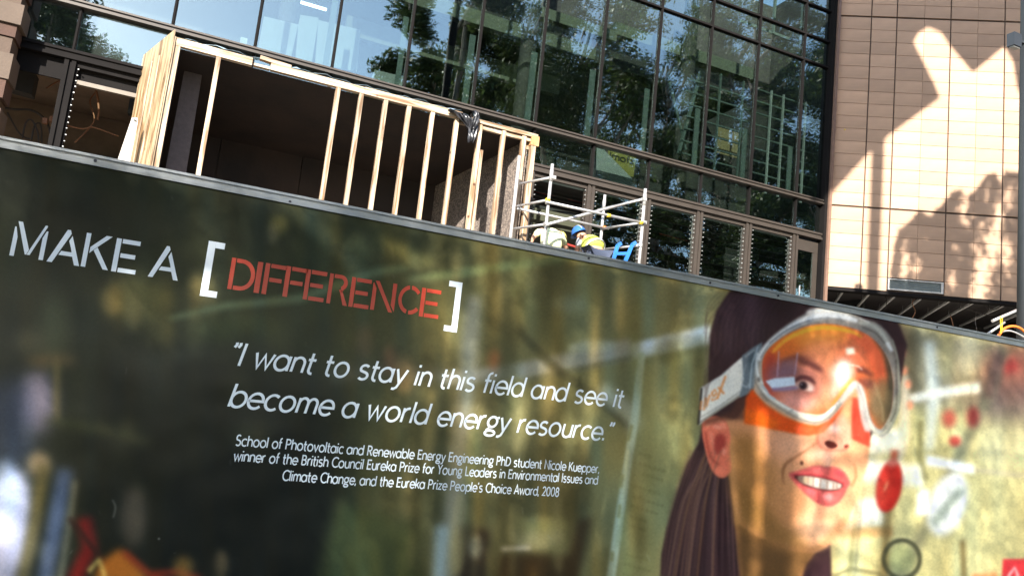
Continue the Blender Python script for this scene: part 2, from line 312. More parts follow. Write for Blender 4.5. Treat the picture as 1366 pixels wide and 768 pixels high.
def draw_print():
    P = Print(); rs = np.random.RandomState(5)
    xs = np.linspace(0, 1366, PW)
    stops = [(0, (44, 46, 38)), (120, (42, 44, 33)), (300, (46, 49, 35)), (430, (50, 54, 36)), (560, (66, 66, 44)), (680, (88, 84, 54)), (800, (108, 104, 68)), (900, (130, 124, 82)),
             (1150, (150, 142, 100)), (1230, (186, 176, 118)), (1300, (200, 186, 122)), (1366, (176, 160, 104))]
    for k in range(3):
        P.im[..., k] = np.interp(xs, [q[0] for q in stops], [q[1][k] for q in stops])[None] / 255
    # blurred laboratory, left, with dappled sun painted in as yellow patches
    E = P.ell; L = P.line; G = P.poly
    G([(140, 470), (330, 430), (470, 520), (440, 780), (120, 780), (110, 600)], (24, 26, 22), 22, .8)
    G([(230, 640), (400, 560), (452, 660), (415, 780), (210, 780)], (22, 24, 21), 8, .75)
    G([(452, 670), (560, 700), (560, 780), (420, 780)], (62, 70, 42), 9, .7)
    E(95, 300, 80, 50, (34, 36, 30), 20, .8); E(300, 300, 120, 30, (40, 44, 34), 15, .7)
    E(190, 400, 45, 30, (100, 94, 52), 12, .7); E(150, 400, 14, 22, (120, 104, 62), 7, .6); E(178, 415, 10, 26, (122, 106, 66), 6, .5)
    E(70, 440, 24, 50, (86, 84, 56), 14, .6); E(15, 330, 18, 70, (70, 72, 52), 14, .5); E(40, 380, 20, 40, (64, 60, 44), 12, .5)
    E(372, 300, 12, 14, (120, 112, 62), 5, .6); E(364, 312, 7, 14, (150, 140, 110), 4, .3); E(215, 440, 18, 22, (84, 82, 50), 9, .6)
    E(262, 395, 12, 30, (116, 100, 58), 7, .6); E(282, 400, 8, 34, (108, 96, 60), 6, .5); E(318, 440, 60, 20, (64, 74, 40), 16, .6)
    E(50, 535, 26, 42, (122, 112, 128), 10, .75); E(20, 560, 30, 60, (66, 72, 90), 16, .7); E(10, 600, 40, 30, (60, 66, 74), 14, .6)
    E(68, 480, 34, 10, (104, 82, 52), 7, .6); E(40, 455, 22, 16, (92, 84, 62), 8, .5); E(76, 520, 5, 46, (120, 104, 62), 4, .6)
    E(52, 618, 16, 16, (176, 150, 110), 6, .7); E(18, 690, 26, 66, (176, 178, 200), 8, .9); E(6, 740, 26, 60, (190, 188, 210), 9, .8); E(8, 650, 14, 40, (170, 190, 220), 6, .5)
    L([(60, 620), (45, 700), (28, 775)], 16, (104, 92, 52), 5, .8); L([(88, 625), (76, 690), (60, 775)], 22, (92, 104, 128), 6, .8)
    L([(100, 640), (92, 700), (80, 775)], 8, (150, 142, 112), 4, .6); L([(112, 690), (120, 730), (98, 775)], 20, (128, 34, 30), 5, .85)
    L([(92, 690), (140, 750)], 7, (52, 34, 28), 3, .8); G([(135, 748), (160, 730), (200, 770), (120, 780)], (186, 108, 40), 5, .85)
    L([(118, 762), (132, 745), (140, 768)], 6, (226, 200, 110), 3, .8); L([(165, 735), (200, 765), (240, 762), (270, 772)], 8, (166, 56, 34), 4, .7)
    E(178, 690, 16, 40, (84, 76, 64), 8, .7); E(245, 755, 14, 14, (150, 116, 60), 6, .6); E(295, 752, 8, 20, (110, 92, 62), 5, .6)
    for q in [((200, 480), 40, 22), ((205, 520), 26, 30), ((60, 250), 50, 20), ((340, 260), 60, 16)]:
        E(q[0][0], q[0][1], q[1], q[2], (66, 64, 50), 12, .35)
    L([(60, 560), (140, 572), (200, 590)], 12, (66, 68, 44), 6, .5); L([(190, 480), (260, 470), (330, 480)], 14, (52, 56, 46), 8, .5)
    # pale streaks, beams and braces
    L([(225, 425), (300, 408), (400, 398), (450, 380), (505, 362), (545, 357)], [6, 9, 12, 14, 12, 9], (96, 108, 78), 3.5, .75)
    L([(545, 372), (600, 366), (700, 352), (850, 330)], [8, 13, 12, 8], (116, 128, 84), 3.5, .6)
    L([(380, 262), (420, 300), (485, 368)], [18, 24, 12], (96, 100, 72), 7, .55); L([(300, 262), (470, 290)], 12, (66, 72, 62), 8, .4)
    L([(505, 315), (560, 350)], [10, 24], (128, 122, 72), 6, .7); E(560, 350, 18, 10, (140, 132, 78), 5, .7)
    L([(440, 500), (520, 496), (600, 500)], 18, (84, 82, 70), 7, .55); L([(590, 506), (700, 494), (845, 464)], [16, 22, 26], (146, 146, 136), 4, .7); L([(700, 508), (845, 476)], 6, (92, 90, 66), 3, .7)
    L([(845, 468), (905, 456), (950, 446)], [20, 24, 26], (214, 220, 222), 3.5, .85); L([(850, 484), (950, 462)], 6, (96, 92, 62), 3, .6)
    L([(632, 395), (626, 480), (612, 600), (596, 780)], [18, 24, 24, 26], (160, 156, 138), 6, .6); L([(590, 700), (584, 780)], 18, (168, 186, 182), 5, .7)
    L([(690, 440), (740, 490), (790, 525), (840, 570)], [9, 13, 12, 9], (62, 60, 40), 3.5, .75); L([(700, 400), (760, 465)], 30, (80, 80, 50), 12, .35)
    E(790, 462, 32, 8, (154, 154, 128), 3.5, .7, -4); E(760, 405, 26, 10, (130, 134, 104), 6, .5); L([(800, 520), (838, 548), (850, 572)], 22, (190, 190, 170), 6, .5)
    E(540, 500, 14, 24, (140, 110, 72), 6, .5); E(486, 455, 10, 24, (110, 82, 52), 6, .5); E(520, 480, 9, 18, (170, 120, 92), 5, .45); E(660, 480, 9, 14, (150, 84, 52), 5, .5)
    E(640, 550, 10, 40, (140, 126, 84), 6, .4); E(690, 590, 50, 12, (110, 104, 70), 8, .4)
    # whiteboard edge with slots, dim notes
    G([(858, 470), (950, 440), (935, 600), (905, 770), (822, 770)], (128, 132, 88), 8, .45)
    L([(856, 470), (848, 550), (834, 640), (814, 775)], [9, 11, 11, 12], (168, 176, 148), 1.6, .9); L([(838, 600), (826, 700)], 3, (230, 226, 176), 1.2, .5)
    for q in [((843, 566), (838, 588)), ((831, 632), (828, 650)), ((827, 672), (825, 690)), ((817, 735), (816, 748))]: L(q, 3.5, (122, 116, 66), 1, .8)
    for r0, (x, y, n) in enumerate([(852, 604, 3), (852, 618, 6), (856, 632, 5), (846, 648, 6), (844, 662, 7), (842, 674, 6), (840, 688, 4), (838, 700, 4), (834, 738, 5), (832, 751, 6), (830, 764, 7)]):
        for k in range(n):
            a0 = x + k * 6.3; L([(a0, y + k * 1.9), (a0 + 4, y + 1.2 + k * 1.9)], 2.6, (70, 66, 36), 1.1, .42)
    # shelf objects at the bottom
    E(715, 712, 34, 22, (176, 168, 120), 5, .7); E(720, 700, 38, 10, (140, 136, 84), 5, .7); L([(668, 732), (708, 730)], 7, (214, 200, 172), 2.5, .75)
    G([(612, 700), (655, 706), (650, 768), (606, 768)], (44, 34, 26), 5, .8); G([(665, 738), (760, 740), (768, 690), (790, 690), (770, 780), (660, 780)], (52, 38, 24), 5, .8)
    E(634, 728, 9, 16, (128, 124, 100), 4, .7); E(765, 660, 18, 40, (60, 54, 34), 8, .6)
    # right of the face, with sunlit brightness painted into the colours
    G([(1180, 430), (1366, 462), (1366, 560), (1200, 540)], (150, 138, 116), 10, .7); E(1350, 500, 40, 40, (150, 60, 50), 12, .6); E(1345, 488, 14, 10, (190, 50, 50), 5, .7)
    G([(1196, 560), (1366, 560), (1366, 780), (1110, 780), (1110, 640)], (222, 212, 150), 12, .75)
    E(1350, 540, 60, 30, (120, 100, 92), 12, .6)
    L([(1216, 440), (1214, 530)], 22, (92, 84, 62), 6, .8); L([(1196, 430), (1200, 470)], 16, (60, 40, 34), 6, .7)
    L([(1240, 455), (1246, 520), (1240, 600)], [14, 18, 10], (226, 230, 214), 4, .85); L([(1228, 560), (1226, 610), (1236, 640)], 7, (128, 118, 72), 2.5, .8)
    E(1262, 470, 10, 34, (176, 170, 120), 6, .6); E(1290, 468, 14, 34, (226, 216, 176), 6, .7)
    L([(1212, 532), (1262, 522), (1308, 516)], [11, 13, 15], (252, 244, 220), 2.5, .95)
    L([(1340, 462), (1322, 520), (1284, 600), (1226, 720), (1196, 780)], [16, 15, 14, 14, 16], (120, 118, 94), 4.5, .75); L([(1334, 470), (1318, 530)], 13, (96, 66, 62), 4, .7)
    E(1266, 558, 9, 12, (196, 70, 60), 4, .8); E(1274, 588, 8, 7, (190, 56, 50), 3, .85); E(1298, 556, 8, 14, (140, 36, 42), 4, .8)
    G([(1236, 606), (1300, 620), (1300, 632), (1236, 620)], (250, 252, 255), 2.5, .9); L([(1300, 626), (1366, 634)], 5, (196, 180, 150), 3, .8)
    E(1264, 672, 24, 44, (255, 255, 248), 4, .95, 18); G([(1224, 655), (1240, 652), (1240, 686), (1222, 686)], (255, 250, 238), 3, .9); L([(1244, 700), (1284, 650)], 12, (148, 160, 140), 4, .8)
    E(1340, 600, 40, 30, (236, 224, 170), 14, .7); L([(1284, 720), (1286, 775)], 8, (120, 96, 52), 2.5, .8)
    G([(1160, 575), (1205, 570), (1205, 600), (1160, 606)], (246, 240, 220), 5, .9); G([(1150, 612), (1228, 620), (1232, 650), (1145, 640)], (250, 248, 232), 4, .8)
    G([(1134, 668), (1182, 660), (1182, 700), (1124, 704)], (240, 236, 214), 3.5, .85); L([(1120, 712), (1190, 708)], 13, (200, 150, 92), 3, .8)
    L([(1145, 650), (1132, 775)], 5, (120, 112, 66), 2.5, .7); L([(1152, 640), (1140, 770)], 3, (90, 84, 60), 2, .6); L([(1186, 640), (1180, 770)], 12, (110, 90, 52), 4, .8)
    L([(1110, 768), (1135, 758), (1170, 764), (1190, 772)], 5, (110, 104, 72), 2, .8)
    L([(1208, 500), (1206, 580), (1198, 620)], [10, 14, 8], (236, 226, 204), 3.5, .7); L([(1194, 600), (1190, 625)], 9, (190, 70, 50), 3, .8)
    for q in [(1207, 494), (1212, 512), (1214, 540), (1204, 470)]: E(q[0], q[1], 4.5, 6, (246, 158, 120), 2, .85)
    E(1186, 648, 17, 35, (184, 36, 30), 2.2, .97, 10); E(1180, 655, 7, 22, (206, 60, 44), 4, .6, 10); E(1182, 648, 1.6, 8, (238, 170, 120), 1, .7, 20); E(1190, 617, 9, 5, (236, 190, 170), 2.5, .5)
    t = np.linspace(0, 2 * math.pi, 30)
    L(np.stack([1203 + 24 * np.cos(t), 745 + 25 * np.sin(t)], 1), 6, (60, 60, 44), 1.4, .85); E(1203, 745, 19, 20, (150, 156, 98), 4, .55)
    G([(1338, 745), (1366, 745), (1368, 780), (1336, 780)], (226, 52, 60), 1.5, .95); L([(1345, 768), (1354, 756), (1358, 768)], 4, (255, 220, 220), 1.2, .8); L([(1296, 768), (1330, 766)], 7, (240, 150, 92), 2, .8)
    for _ in range(90):  # upright warm and dark blotches paint dappled sun into the middle
        x_, y_ = rs.uniform(540, 960), rs.uniform(330, 790); E(x_, y_, rs.uniform(4, 12), rs.uniform(18, 60), [(178, 158, 100), (150, 134, 84), (64, 60, 36), (86, 78, 46), (120, 124, 76)][rs.randint(5)], 4, rs.uniform(.12, .42), rs.uniform(-4, 10))
    for _ in range(26):
        x_, y_ = rs.uniform(150, 560), rs.uniform(260, 600); E(x_, y_, rs.uniform(8, 30), rs.uniform(10, 40), [(84, 84, 56), (30, 32, 26), (70, 74, 48)][rs.randint(3)], 9, rs.uniform(.15, .4), 8)
    # reflected foliage painted over the background as soft upright smears
    nz = resize(rs.rand(12, 80).astype(np.float32), PH, PW) * .6 + resize(rs.rand(7, 40).astype(np.float32), PH, PW) * .4
    amp = np.interp(xs, [0, 400, 560, 700, 960, 1200, 1366], [.18, .22, .32, .5, .5, .22, .16])[None]
    P.im *= (1 + (nz - .5) * amp)[..., None]
    warm = resize(rs.rand(10, 80).astype(np.float32), PH, PW)[..., None] - .5
    P.im *= 1 + warm * np.array([.22, .05, -.18], np.float32) * np.interp(xs, [0, 500, 900, 1366], [.5, .9, 1, .4])[None, :, None]

    # ---- the portrait: hair
    hair = (54, 36, 38)
    G([(973, 388), (956, 414), (947, 446), (945, 480), (944, 516), (938, 560), (932, 590), (916, 618), (902, 660), (889, 705), (882, 740), (880, 790), (1110, 790), (1108, 727), (1094, 640), (1150, 600), (1200, 520), (1210, 460), (1196, 424), (1150, 400), (1100, 380), (1020, 380)], hair, 1.0)
    for k in range(46):
        f_ = k / 45; x0 = 949 + 120 * f_ * .9; 
        L([(x0 + 30, 386), (x0 + 6, 425), (x0 + 1, 470)], [1, 3, 2], [(40, 30, 36), (92, 72, 76), (56, 40, 42)][k % 3], 1.2, .35, True)
    G([(1040, 400), (1110, 410), (1160, 430), (1130, 440), (1060, 440), (1020, 470), (1000, 480)], (58, 40, 40), 5, .7)
    for k in range(70):
        a = rs.rand(); xt = 936 + 34 * a + rs.rand() * 6; xb = 884 + 108 * a + rs.randn() * 3
        L([(xt, 590 + rs.rand() * 40), ((xt + xb) / 2 + 6 * (a - .8), 670), (xb, 775)], [1, 2.6, 1.6], [(38, 26, 30), (104, 78, 74), (82, 60, 60), (150, 108, 72)][k % 4 if rs.rand() < .8 else 1], .9, .38, True)
    E(1002, 420, 9, 50, (98, 72, 80), 8, .55); E(972, 440, 8, 44, (88, 66, 74), 7, .4); E(1040, 410, 20, 14, (40, 24, 24), 8, .5); E(925, 690, 12, 60, (84, 60, 60), 8, .35, 12)
    # neck and face
    neck = [(958, 600), (974, 640), (980, 690), (984, 735), (990, 790), (1064, 790), (1071, 766), (1075, 752), (1090, 733), (1080, 700), (1000, 650)]
    G(neck, (140, 96, 60), 1.2)
    G([(985, 690), (1000, 712), (1030, 728), (1070, 738), (1086, 736), (1074, 756), (1050, 790), (996, 790), (986, 740)], (92, 66, 38), 4, .85)
    face = [(962, 558), (984, 556), (1004, 520), (1016, 480), (1050, 446), (1110, 436), (1150, 446), (1160, 470), (1163, 520), (1160, 560), (1160, 592), (1157, 618), (1150, 640), (1144, 660), (1139, 676), (1128, 698), (1116, 715), (1104, 728), (1090, 735), (1072, 736), (1045, 730), (1018, 718), (994, 704), (984, 690), (976, 650), (972, 600)]
    G(face, (200, 136, 94), 1.0, 1, True)
    G([(975, 575), (1010, 580), (1034, 630), (1030, 700), (990, 700), (976, 650)], (142, 98, 50), 9, .85); G([(1030, 600), (1062, 640), (1060, 700), (1090, 728), (1020, 722), (1004, 660)], (168, 114, 64), 12, .7)
    G([(984, 640), (1012, 668), (1044, 700), (1080, 716), (1080, 740), (1020, 724), (984, 700)], (120, 86, 44), 7, .75)
    E(1052, 590, 30, 22, (220, 162, 134), 12, .6); E(1100, 640, 60, 80, (232, 176, 136), 22, .45); E(1090, 700, 24, 24, (240, 190, 150), 8, .7)
    E(1146, 630, 9, 34, (246, 176, 128), 5, .7); E(1094, 604, 24, 9, (236, 180, 160), 5, .6); E(1130, 690, 10, 20, (238, 182, 132), 6, .5)
    G([(1142, 690), (1120, 712), (1096, 732), (1080, 735), (1104, 712), (1128, 690)], (206, 150, 96), 4, .55)
    L([(984, 700), (1010, 716), (1044, 728), (1076, 734), (1096, 729)], 4, (108, 74, 40), 3, .5, True); E(1060, 668, 16, 26, (168, 112, 68), 9, .5); E(1100, 688, 16, 6, (178, 112, 78), 4, .5)
    # cheek fold, shade round the mouth
    L([(1092, 588), (1076, 600), (1060, 610), (1048, 619), (1044, 632), (1046, 646)], [1, 2, 3, 3.5, 3, 1], (112, 66, 40), 1.1, .8, True)
    L([(1090, 594), (1066, 612), (1054, 622)], 9, (168, 112, 78), 4, .45); L([(1139, 618), (1142, 634), (1136, 648)], 3, (176, 96, 62), 1.4, .7, True)
    E(1069.5, 617, 2.2, 3, (70, 38, 30), .8, .9); E(966, 584, 1.2, 2.2, (70, 40, 30), .7, .9)
    E(1104, 617, 5, 12, (246, 196, 176), 3, .5); L([(1099, 602), (1100, 620)], 5, (206, 140, 116), 2.5, .5)
    # nose
    G([(1100, 560), (1126, 552), (1136, 570), (1136, 592), (1128, 602), (1104, 602), (1092, 594), (1091, 580)], (222, 150, 128), 3, .7); E(1113, 571, 8, 5, (255, 214, 200), 3, .8, 20); E(1096, 588, 6, 9, (214, 130, 104), 3, .6)
    G([(1100, 589), (1106, 587.5), (1114, 590), (1117, 595), (1110, 598), (1103, 595)], (74, 28, 24), .9, .95, True); E(1129, 595, 3.4, 2.6, (92, 36, 30), .9, .9, -25)
    L([(1091, 578), (1091, 590), (1098, 598), (1110, 600), (1122, 600), (1132, 598)], 2.4, (176, 88, 66), 1.5, .7, True)
    # ear
    ear = [(937, 563), (945, 556), (958, 555), (969, 563), (974, 580), (974, 604), (976, 624), (970, 634), (962, 637), (952, 630), (945, 616), (940, 596), (937, 580)]
    G(ear, (216, 110, 84), .9, 1, True); L([(942, 570), (950, 561), (962, 562), (968, 572)], 5, (240, 146, 112), 1.6, .8, True); L([(941, 575), (944, 596), (950, 612), (960, 620)], 3, (150, 58, 48), 1.4, .75, True)
    L([(948, 576), (952, 594), (956, 606)], [3, 6, 4], (236, 140, 112), 1.6, .8, True); G([(956, 580), (966, 580), (968, 592), (962, 602), (955, 606), (952, 594)], (150, 52, 46), 1.8, .85, True); E(966, 602, 3, 5, (224, 136, 112), 1.4, .9)
    E(957, 569, 7, 3, (246, 160, 132), 1.6, .7, 10); E(961, 627, 7, 7, (232, 128, 98), 2.6, .7); E(956, 620, 3, 3, (170, 84, 66), 1.2, .6)
    L([(974, 590), (978, 640), (984, 700)], 7, (178, 130, 78), 3, .5)
    # mouth
    G([(1052, 632), (1062, 628), (1073, 624.5), (1086, 621), (1095, 620.5), (1101, 622.5), (1108, 621.5), (1117, 623), (1125, 628), (1131, 636), (1134, 644), (1130, 651), (1126, 660), (1119, 669), (1109, 675), (1098, 674), (1086, 668), (1072, 656), (1062, 646)], (184, 78, 76), 1.5, .96, True)
    E(1092, 626, 14, 3, (222, 106, 104), 2, .7, 3); E(1120, 631, 7, 4, (186, 46, 56), 2, .6, 30)
    G([(1058, 634.5), (1066, 633), (1078, 633.5), (1092, 635.5), (1106, 638.5), (1118, 642.5), (1125, 646.5), (1120, 652.5), (1108, 654.5), (1094, 652.5), (1080, 649.5), (1070, 645)], (60, 24, 24), 1.1, 1, True)
    G([(1065, 635.5), (1078, 634.8), (1092, 636.8), (1106, 639.8), (1119, 643.5), (1122.5, 647), (1117, 652), (1104, 652.6), (1090, 650.5), (1078, 646.5), (1068, 641.5)], (176, 160, 146), .9, 1, True)
    G([(1062, 635), (1073, 634), (1075, 646), (1066, 642)], (84, 66, 58), 1.4, .9); E(1075, 640, 3.4, 5, (150, 130, 100), 1, .8); E(1081, 641.5, 3, 5.5, (170, 152, 124), 1, .7)
    E(1089.5, 643.5, 3.6, 5.5, (206, 200, 190), 1, .9); E(1098.5, 645.5, 3.6, 5.5, (200, 194, 188), 1, .8); E(1107.5, 647.3, 3, 5, (206, 200, 192), 1, .8); E(1120, 648.5, 2.4, 4, (196, 176, 164), 1, .6)
    for x, y in [(1085.2, 642.5), (1094.3, 644.8), (1103.3, 646.8), (1111.6, 648.3), (1078, 640.5), (1116.6, 648.8)]: L([(x + .3, y - 6), (x - .4, y + 6)], .9, (104, 66, 56), .7, .8)
    L([(1058, 633), (1078, 632.5), (1100, 635.5), (1126, 645)], 1.5, (140, 30, 42), .8, .7, True)
    G([(1073, 650), (1086, 654), (1100, 657), (1114, 656), (1124, 654), (1118, 666), (1108, 672), (1098, 671), (1086, 664)], (200, 92, 86), 2, .85, True); E(1104, 662, 7, 4.5, (244, 150, 146), 2, .8, 8); E(1082, 655, 7, 4, (214, 110, 118), 2, .6, 30); L([(1092, 656), (1092, 670)], 2.6, (150, 34, 48), 1.3, .5)
    L([(1090, 679), (1110, 680), (1120, 674)], 5, (196, 136, 104), 2.5, .6, True)
    # ---- goggles: strap, buckle
    G([(934.5, 517), (962, 500), (992, 474), (998, 500), (988, 528), (960, 545), (932, 567)], (206, 204, 196), .8)
    G([(934.5, 519), (962, 503), (990, 478), (991, 520), (962, 538), (934, 560)], (226, 222, 210), 1.5, .9); L([(933, 564), (962, 544), (989, 526)], 3, (150, 146, 130), .9, .9); L([(935, 556), (962, 540), (988, 521)], 1.2, (110, 106, 96), .7, .7)
    L([(936, 517), (931.5, 566)], 3, (40, 34, 30), .7, .95); G([(985, 530), (975, 548), (940, 560), (936, 568), (966, 560), (1000, 560), (1004, 530)], (84, 50, 40), 2.5, .8)
    org = (222, 140, 78)
    L([(936, 534), (934, 546), (939, 546), (942, 530)], 2.6, org, .7, .85); L([(941, 530), (942, 543), (947, 526)], 2.6, org, .7, .9); L([(949, 530), (956, 525), (954, 519), (950, 523), (950, 534), (958, 530)], 2.6, org, .7, .95); L([(958, 516), (966, 525)], 2.8, org, .7, .95); L([(968, 501), (957, 531)], 2.8, org, .7, .95)
    G([(990, 474), (1006, 462), (1017, 456), (1012, 490), (1006, 515), (1002, 524), (986, 530), (992, 505)], (104, 114, 120), .9); G([(998, 472), (1010, 464), (1006, 486), (1000, 496)], (66, 76, 84), 1.2, .8); L([(1011, 462), (1003, 486), (1000, 518)], 2, (170, 184, 188), .8, .9); L([(994, 476), (1007, 466)], 2, (160, 168, 170), .8, .8)
    L([(988, 512), (996, 516), (1000, 512)], 1.5, (186, 192, 196), .7, .8); L([(995, 485), (990, 508)], 1.6, (146, 156, 160), .7, .7)
    # orange lower shield
    G([(995, 530), (1003, 518), (1022, 540), (1044, 554), (1068, 564), (1090, 568), (1107, 560), (1126, 540), (1112, 562), (1096, 576), (1080, 580), (1060, 578), (1035, 573), (1012, 567), (993, 564)], (214, 74, 22), 1.0, .95)
    G([(994, 545), (1012, 548), (1040, 562), (1035, 572), (993, 564)], (222, 98, 24), 3, .7); G([(1062, 566), (1090, 570), (1108, 562), (1100, 576), (1080, 580), (1062, 577)], (240, 96, 58), 2, .8)
    G([(1137, 530), (1146, 530), (1152, 556), (1160, 576), (1160, 596), (1136, 585), (1136, 560)], (228, 60, 44), 1.0, .95); L([(1093, 575), (1112, 556), (1126, 540)], 3, (226, 110, 84), 1.2, .7)
    # goggles: clear frame, lens
    outer = [(1008, 489), (1012, 474), (1020, 461), (1032, 447), (1056, 429), (1080, 416), (1110, 412), (1140, 418), (1152, 426), (1166, 429), (1178, 437), (1190, 453), (1197, 476), (1200, 505), (1200, 540), (1193, 563), (1184, 577), (1177, 582), (1168, 579), (1158, 570), (1152, 555), (1148, 536), (1146, 526), (1142, 521), (1137, 525), (1122, 541), (1107, 558), (1089, 566), (1068, 562), (1044, 550), (1020, 535), (1006, 518)]
    G(outer, (172, 166, 152), 1.2, .74, True)
    for k_ in range(60):
        i_ = rs.randint(len(outer)); a_, b2 = np.array(outer[i_], float), np.array(outer[(i_ + 1) % len(outer)], float); c_ = np.array((1105, 490.)); q_ = a_ + (b2 - a_) * rs.rand(); q_ += (c_ - q_) * rs.uniform(.02, .09); L([q_ - (b2 - a_) * .3, q_ + (b2 - a_) * .3], rs.uniform(1, 3), [(230, 226, 210), (70, 60, 52), (196, 150, 110), (176, 180, 176)][rs.randint(4)], 1, rs.uniform(.25, .6))
    lens = [(1017, 484), (1022, 470), (1034, 457), (1054, 444), (1080, 434), (1108, 432), (1138, 438), (1158, 447), (1174, 462), (1186, 484), (1191, 512), (1189, 544), (1182, 562), (1174, 572), (1165, 566), (1159, 550), (1155, 532), (1151, 517), (1144, 508), (1137, 508), (1128, 519), (1110, 543), (1092, 555), (1068, 551), (1044, 538), (1026, 525), (1018, 508)]
    lm = smooth(lens)
    G(lm, (212, 104, 58), .8, 1)
    def inl(fn):      # draw only inside the lens
        keep = P.im.copy(); fn(); r = P.mask(lm, .6); full = np.zeros((PH, PW), np.float32); full[r[1]:r[3], r[0]:r[2]] = r[4]
        P.im[:] = keep + (P.im - keep) * full[..., None]
    def lens_in():
        E(1044, 466, 38, 28, (222, 108, 40), 10, .75); E(1100, 450, 44, 16, (244, 146, 56), 8, .9); E(1100, 478, 34, 26, (232, 142, 96), 10, .9); E(1028, 500, 12, 34, (168, 52, 44), 6, .8)
        E(1142, 470, 24, 26, (210, 110, 78), 9, .8); E(1068, 512, 40, 32, (190, 118, 104), 10, .85); E(1044, 500, 22, 18, (126, 84, 92), 7, .8); E(1064, 536, 26, 14, (222, 152, 138), 6, .85)
        E(1104, 520, 22, 26, (230, 150, 112), 9, .7)
        # salmon foam band on the right, smoky far side
        L([(1132, 444), (1154, 456), (1168, 476), (1174, 500), (1170, 530)], [6, 15, 20, 20, 12], (238, 104, 66), 3.5, .9, True)
        G([(1164, 444), (1200, 460), (1206, 560), (1180, 585), (1178, 540), (1184, 500), (1178, 470)], (74, 68, 54), 3, .92); G([(1166, 520), (1178, 500), (1188, 520), (1186, 560), (1172, 575), (1160, 545)], (134, 112, 74), 4, .8)
        L([(1030, 470), (1050, 452), (1080, 439), (1108, 437), (1138, 443), (1150, 450)], [3, 5, 6, 6, 4, 2], (255, 176, 56), 1.6, .9, True)
        E(1166, 530, 10, 26, (180, 150, 108), 6, .7, -14); L([(1166, 510), (1176, 540), (1178, 562)], 2, (222, 196, 140), 1.2, .6, True)
        # brows, eyes
        L([(1042, 484), (1056, 477), (1070, 478), (1084, 486), (1099, 496)], [4, 7, 10, 10, 4], (112, 60, 52), 3, .75, True); L([(1066, 481), (1084, 487), (1096, 494)], 5, (84, 46, 46), 2.2, .6, True)
        L([(1142, 494), (1152, 493), (1164, 501)], [5, 8, 4], (112, 58, 50), 2, .85, True); G([(1142, 505), (1156, 504), (1166, 508), (1164, 518), (1150, 516)], (122, 66, 60), 3, .7)
        G([(1050, 506), (1064, 496), (1082, 498), (1096, 512), (1094, 528), (1076, 530), (1058, 522)], (158, 98, 86), 5, .7, True)
        G([(1060, 512), (1068, 507), (1079, 508), (1086, 516), (1085, 522), (1075, 521.5), (1065, 518)], (196, 160, 146), 1, .9, True); G([(1078, 512), (1085, 517), (1084, 522), (1078, 521)], (222, 200, 188), 1, .7)
        E(1071.5, 514, 5.6, 6.0, (50, 30, 34), 1.1, .97); E(1071, 514, 3, 3.6, (18, 12, 18), 1, .9); G([(1056, 509), (1064, 502), (1072, 500), (1082, 503), (1088, 512), (1080, 508.5), (1070, 506), (1062, 509)], (72, 38, 40), 1.3, .92, True)
        L([(1064, 519), (1074, 523), (1086, 523)], 1.4, (120, 62, 56), 1, .7, True); E(1069.5, 512.5, 1.1, .8, (230, 232, 244), .7, .9); L([(1056, 500), (1070, 494), (1086, 499)], 2, (140, 84, 76), 1.4, .5, True); E(1086, 520, 2, 1.6, (190, 100, 88), 1, .6)
        # reflections printed in the lens
        G([(1021, 508), (1034, 504), (1060, 502), (1061, 514), (1040, 517), (1030, 518)], (206, 222, 236), .9, .95); L([(1030, 519), (1044, 519), (1064, 517)], 4, (120, 124, 176), 1.6, .7); L([(1039, 468), (1037, 502)], 1.3, (190, 176, 206), .7, .85); L([(1064, 470), (1060, 500)], 1.3, (190, 180, 214), .7, .85)
        G([(1043, 482), (1062, 478), (1060, 500), (1038, 502)], (120, 96, 112), 2, .55); G([(1128, 464), (1139, 463), (1141, 472), (1129, 473)], (255, 240, 214), 1, .95); E(1124, 497, 13, 18, (255, 244, 234), 5, .95, 12); E(1117, 516, 8, 16, (250, 214, 186), 4, .8, 24)
        L([(1130, 486), (1144, 488), (1150, 493)], 1.5, (255, 236, 220), .8, .8, True); L([(1112, 540), (1130, 516), (1138, 505)], [6, 8, 3], (246, 168, 66), 2, .8)
    inl(lens_in)
    # frame rims
    L([(1012, 480), (1020, 464), (1040, 446), (1066, 430), (1094, 421), (1120, 421), (1144, 428)], [5, 6, 6, 8, 10, 9, 5], (238, 240, 238), 1.5, .85, True); L([(1026, 458), (1050, 440), (1080, 427)], 2, (120, 122, 126), .8, .7, True)
    L([(1014, 478), (1030, 455), (1062, 434), (1098, 424), (1128, 428)], 1.6, (96, 96, 96), .7, .6, True); L([(1076, 417), (1094, 413), (1116, 413), (1136, 417)], [4, 8, 8, 4], (255, 250, 238), 2, .95, True)
    L([(1146, 430), (1164, 434), (1178, 446), (1188, 466)], [4, 6, 6, 3], (190, 188, 172), 1.4, .85, True); L([(1150, 436), (1168, 444), (1180, 458)], 1.3, (60, 56, 46), .8, .7, True); L([(1183, 456), (1190, 468)], 3.5, (248, 248, 244), 1, .95); L([(1146, 424), (1160, 430)], 2, (244, 242, 232), .9, .8)
    L([(1190, 452), (1197, 476), (1199.5, 505), (1199, 540), (1192, 562), (1183, 577)], [1.5, 2, 2.4, 2.4, 2, 2], (150, 152, 132), .8, .9, True); L([(1195, 480), (1196, 540), (1188, 562)], 1.2, (44, 42, 34), .7, .7, True)
    L([(1010, 488), (1011, 505), (1022, 525), (1044, 541), (1068, 554), (1090, 559), (1108, 550), (1124, 532), (1137, 515), (1143, 513), (1150, 521), (1155, 545), (1160, 562), (1169, 574), (1178, 577)], [3, 4, 5, 6, 6, 6, 6, 6, 7, 7, 6, 6, 6, 6, 4], (214, 212, 200), 1.3, .75, True)
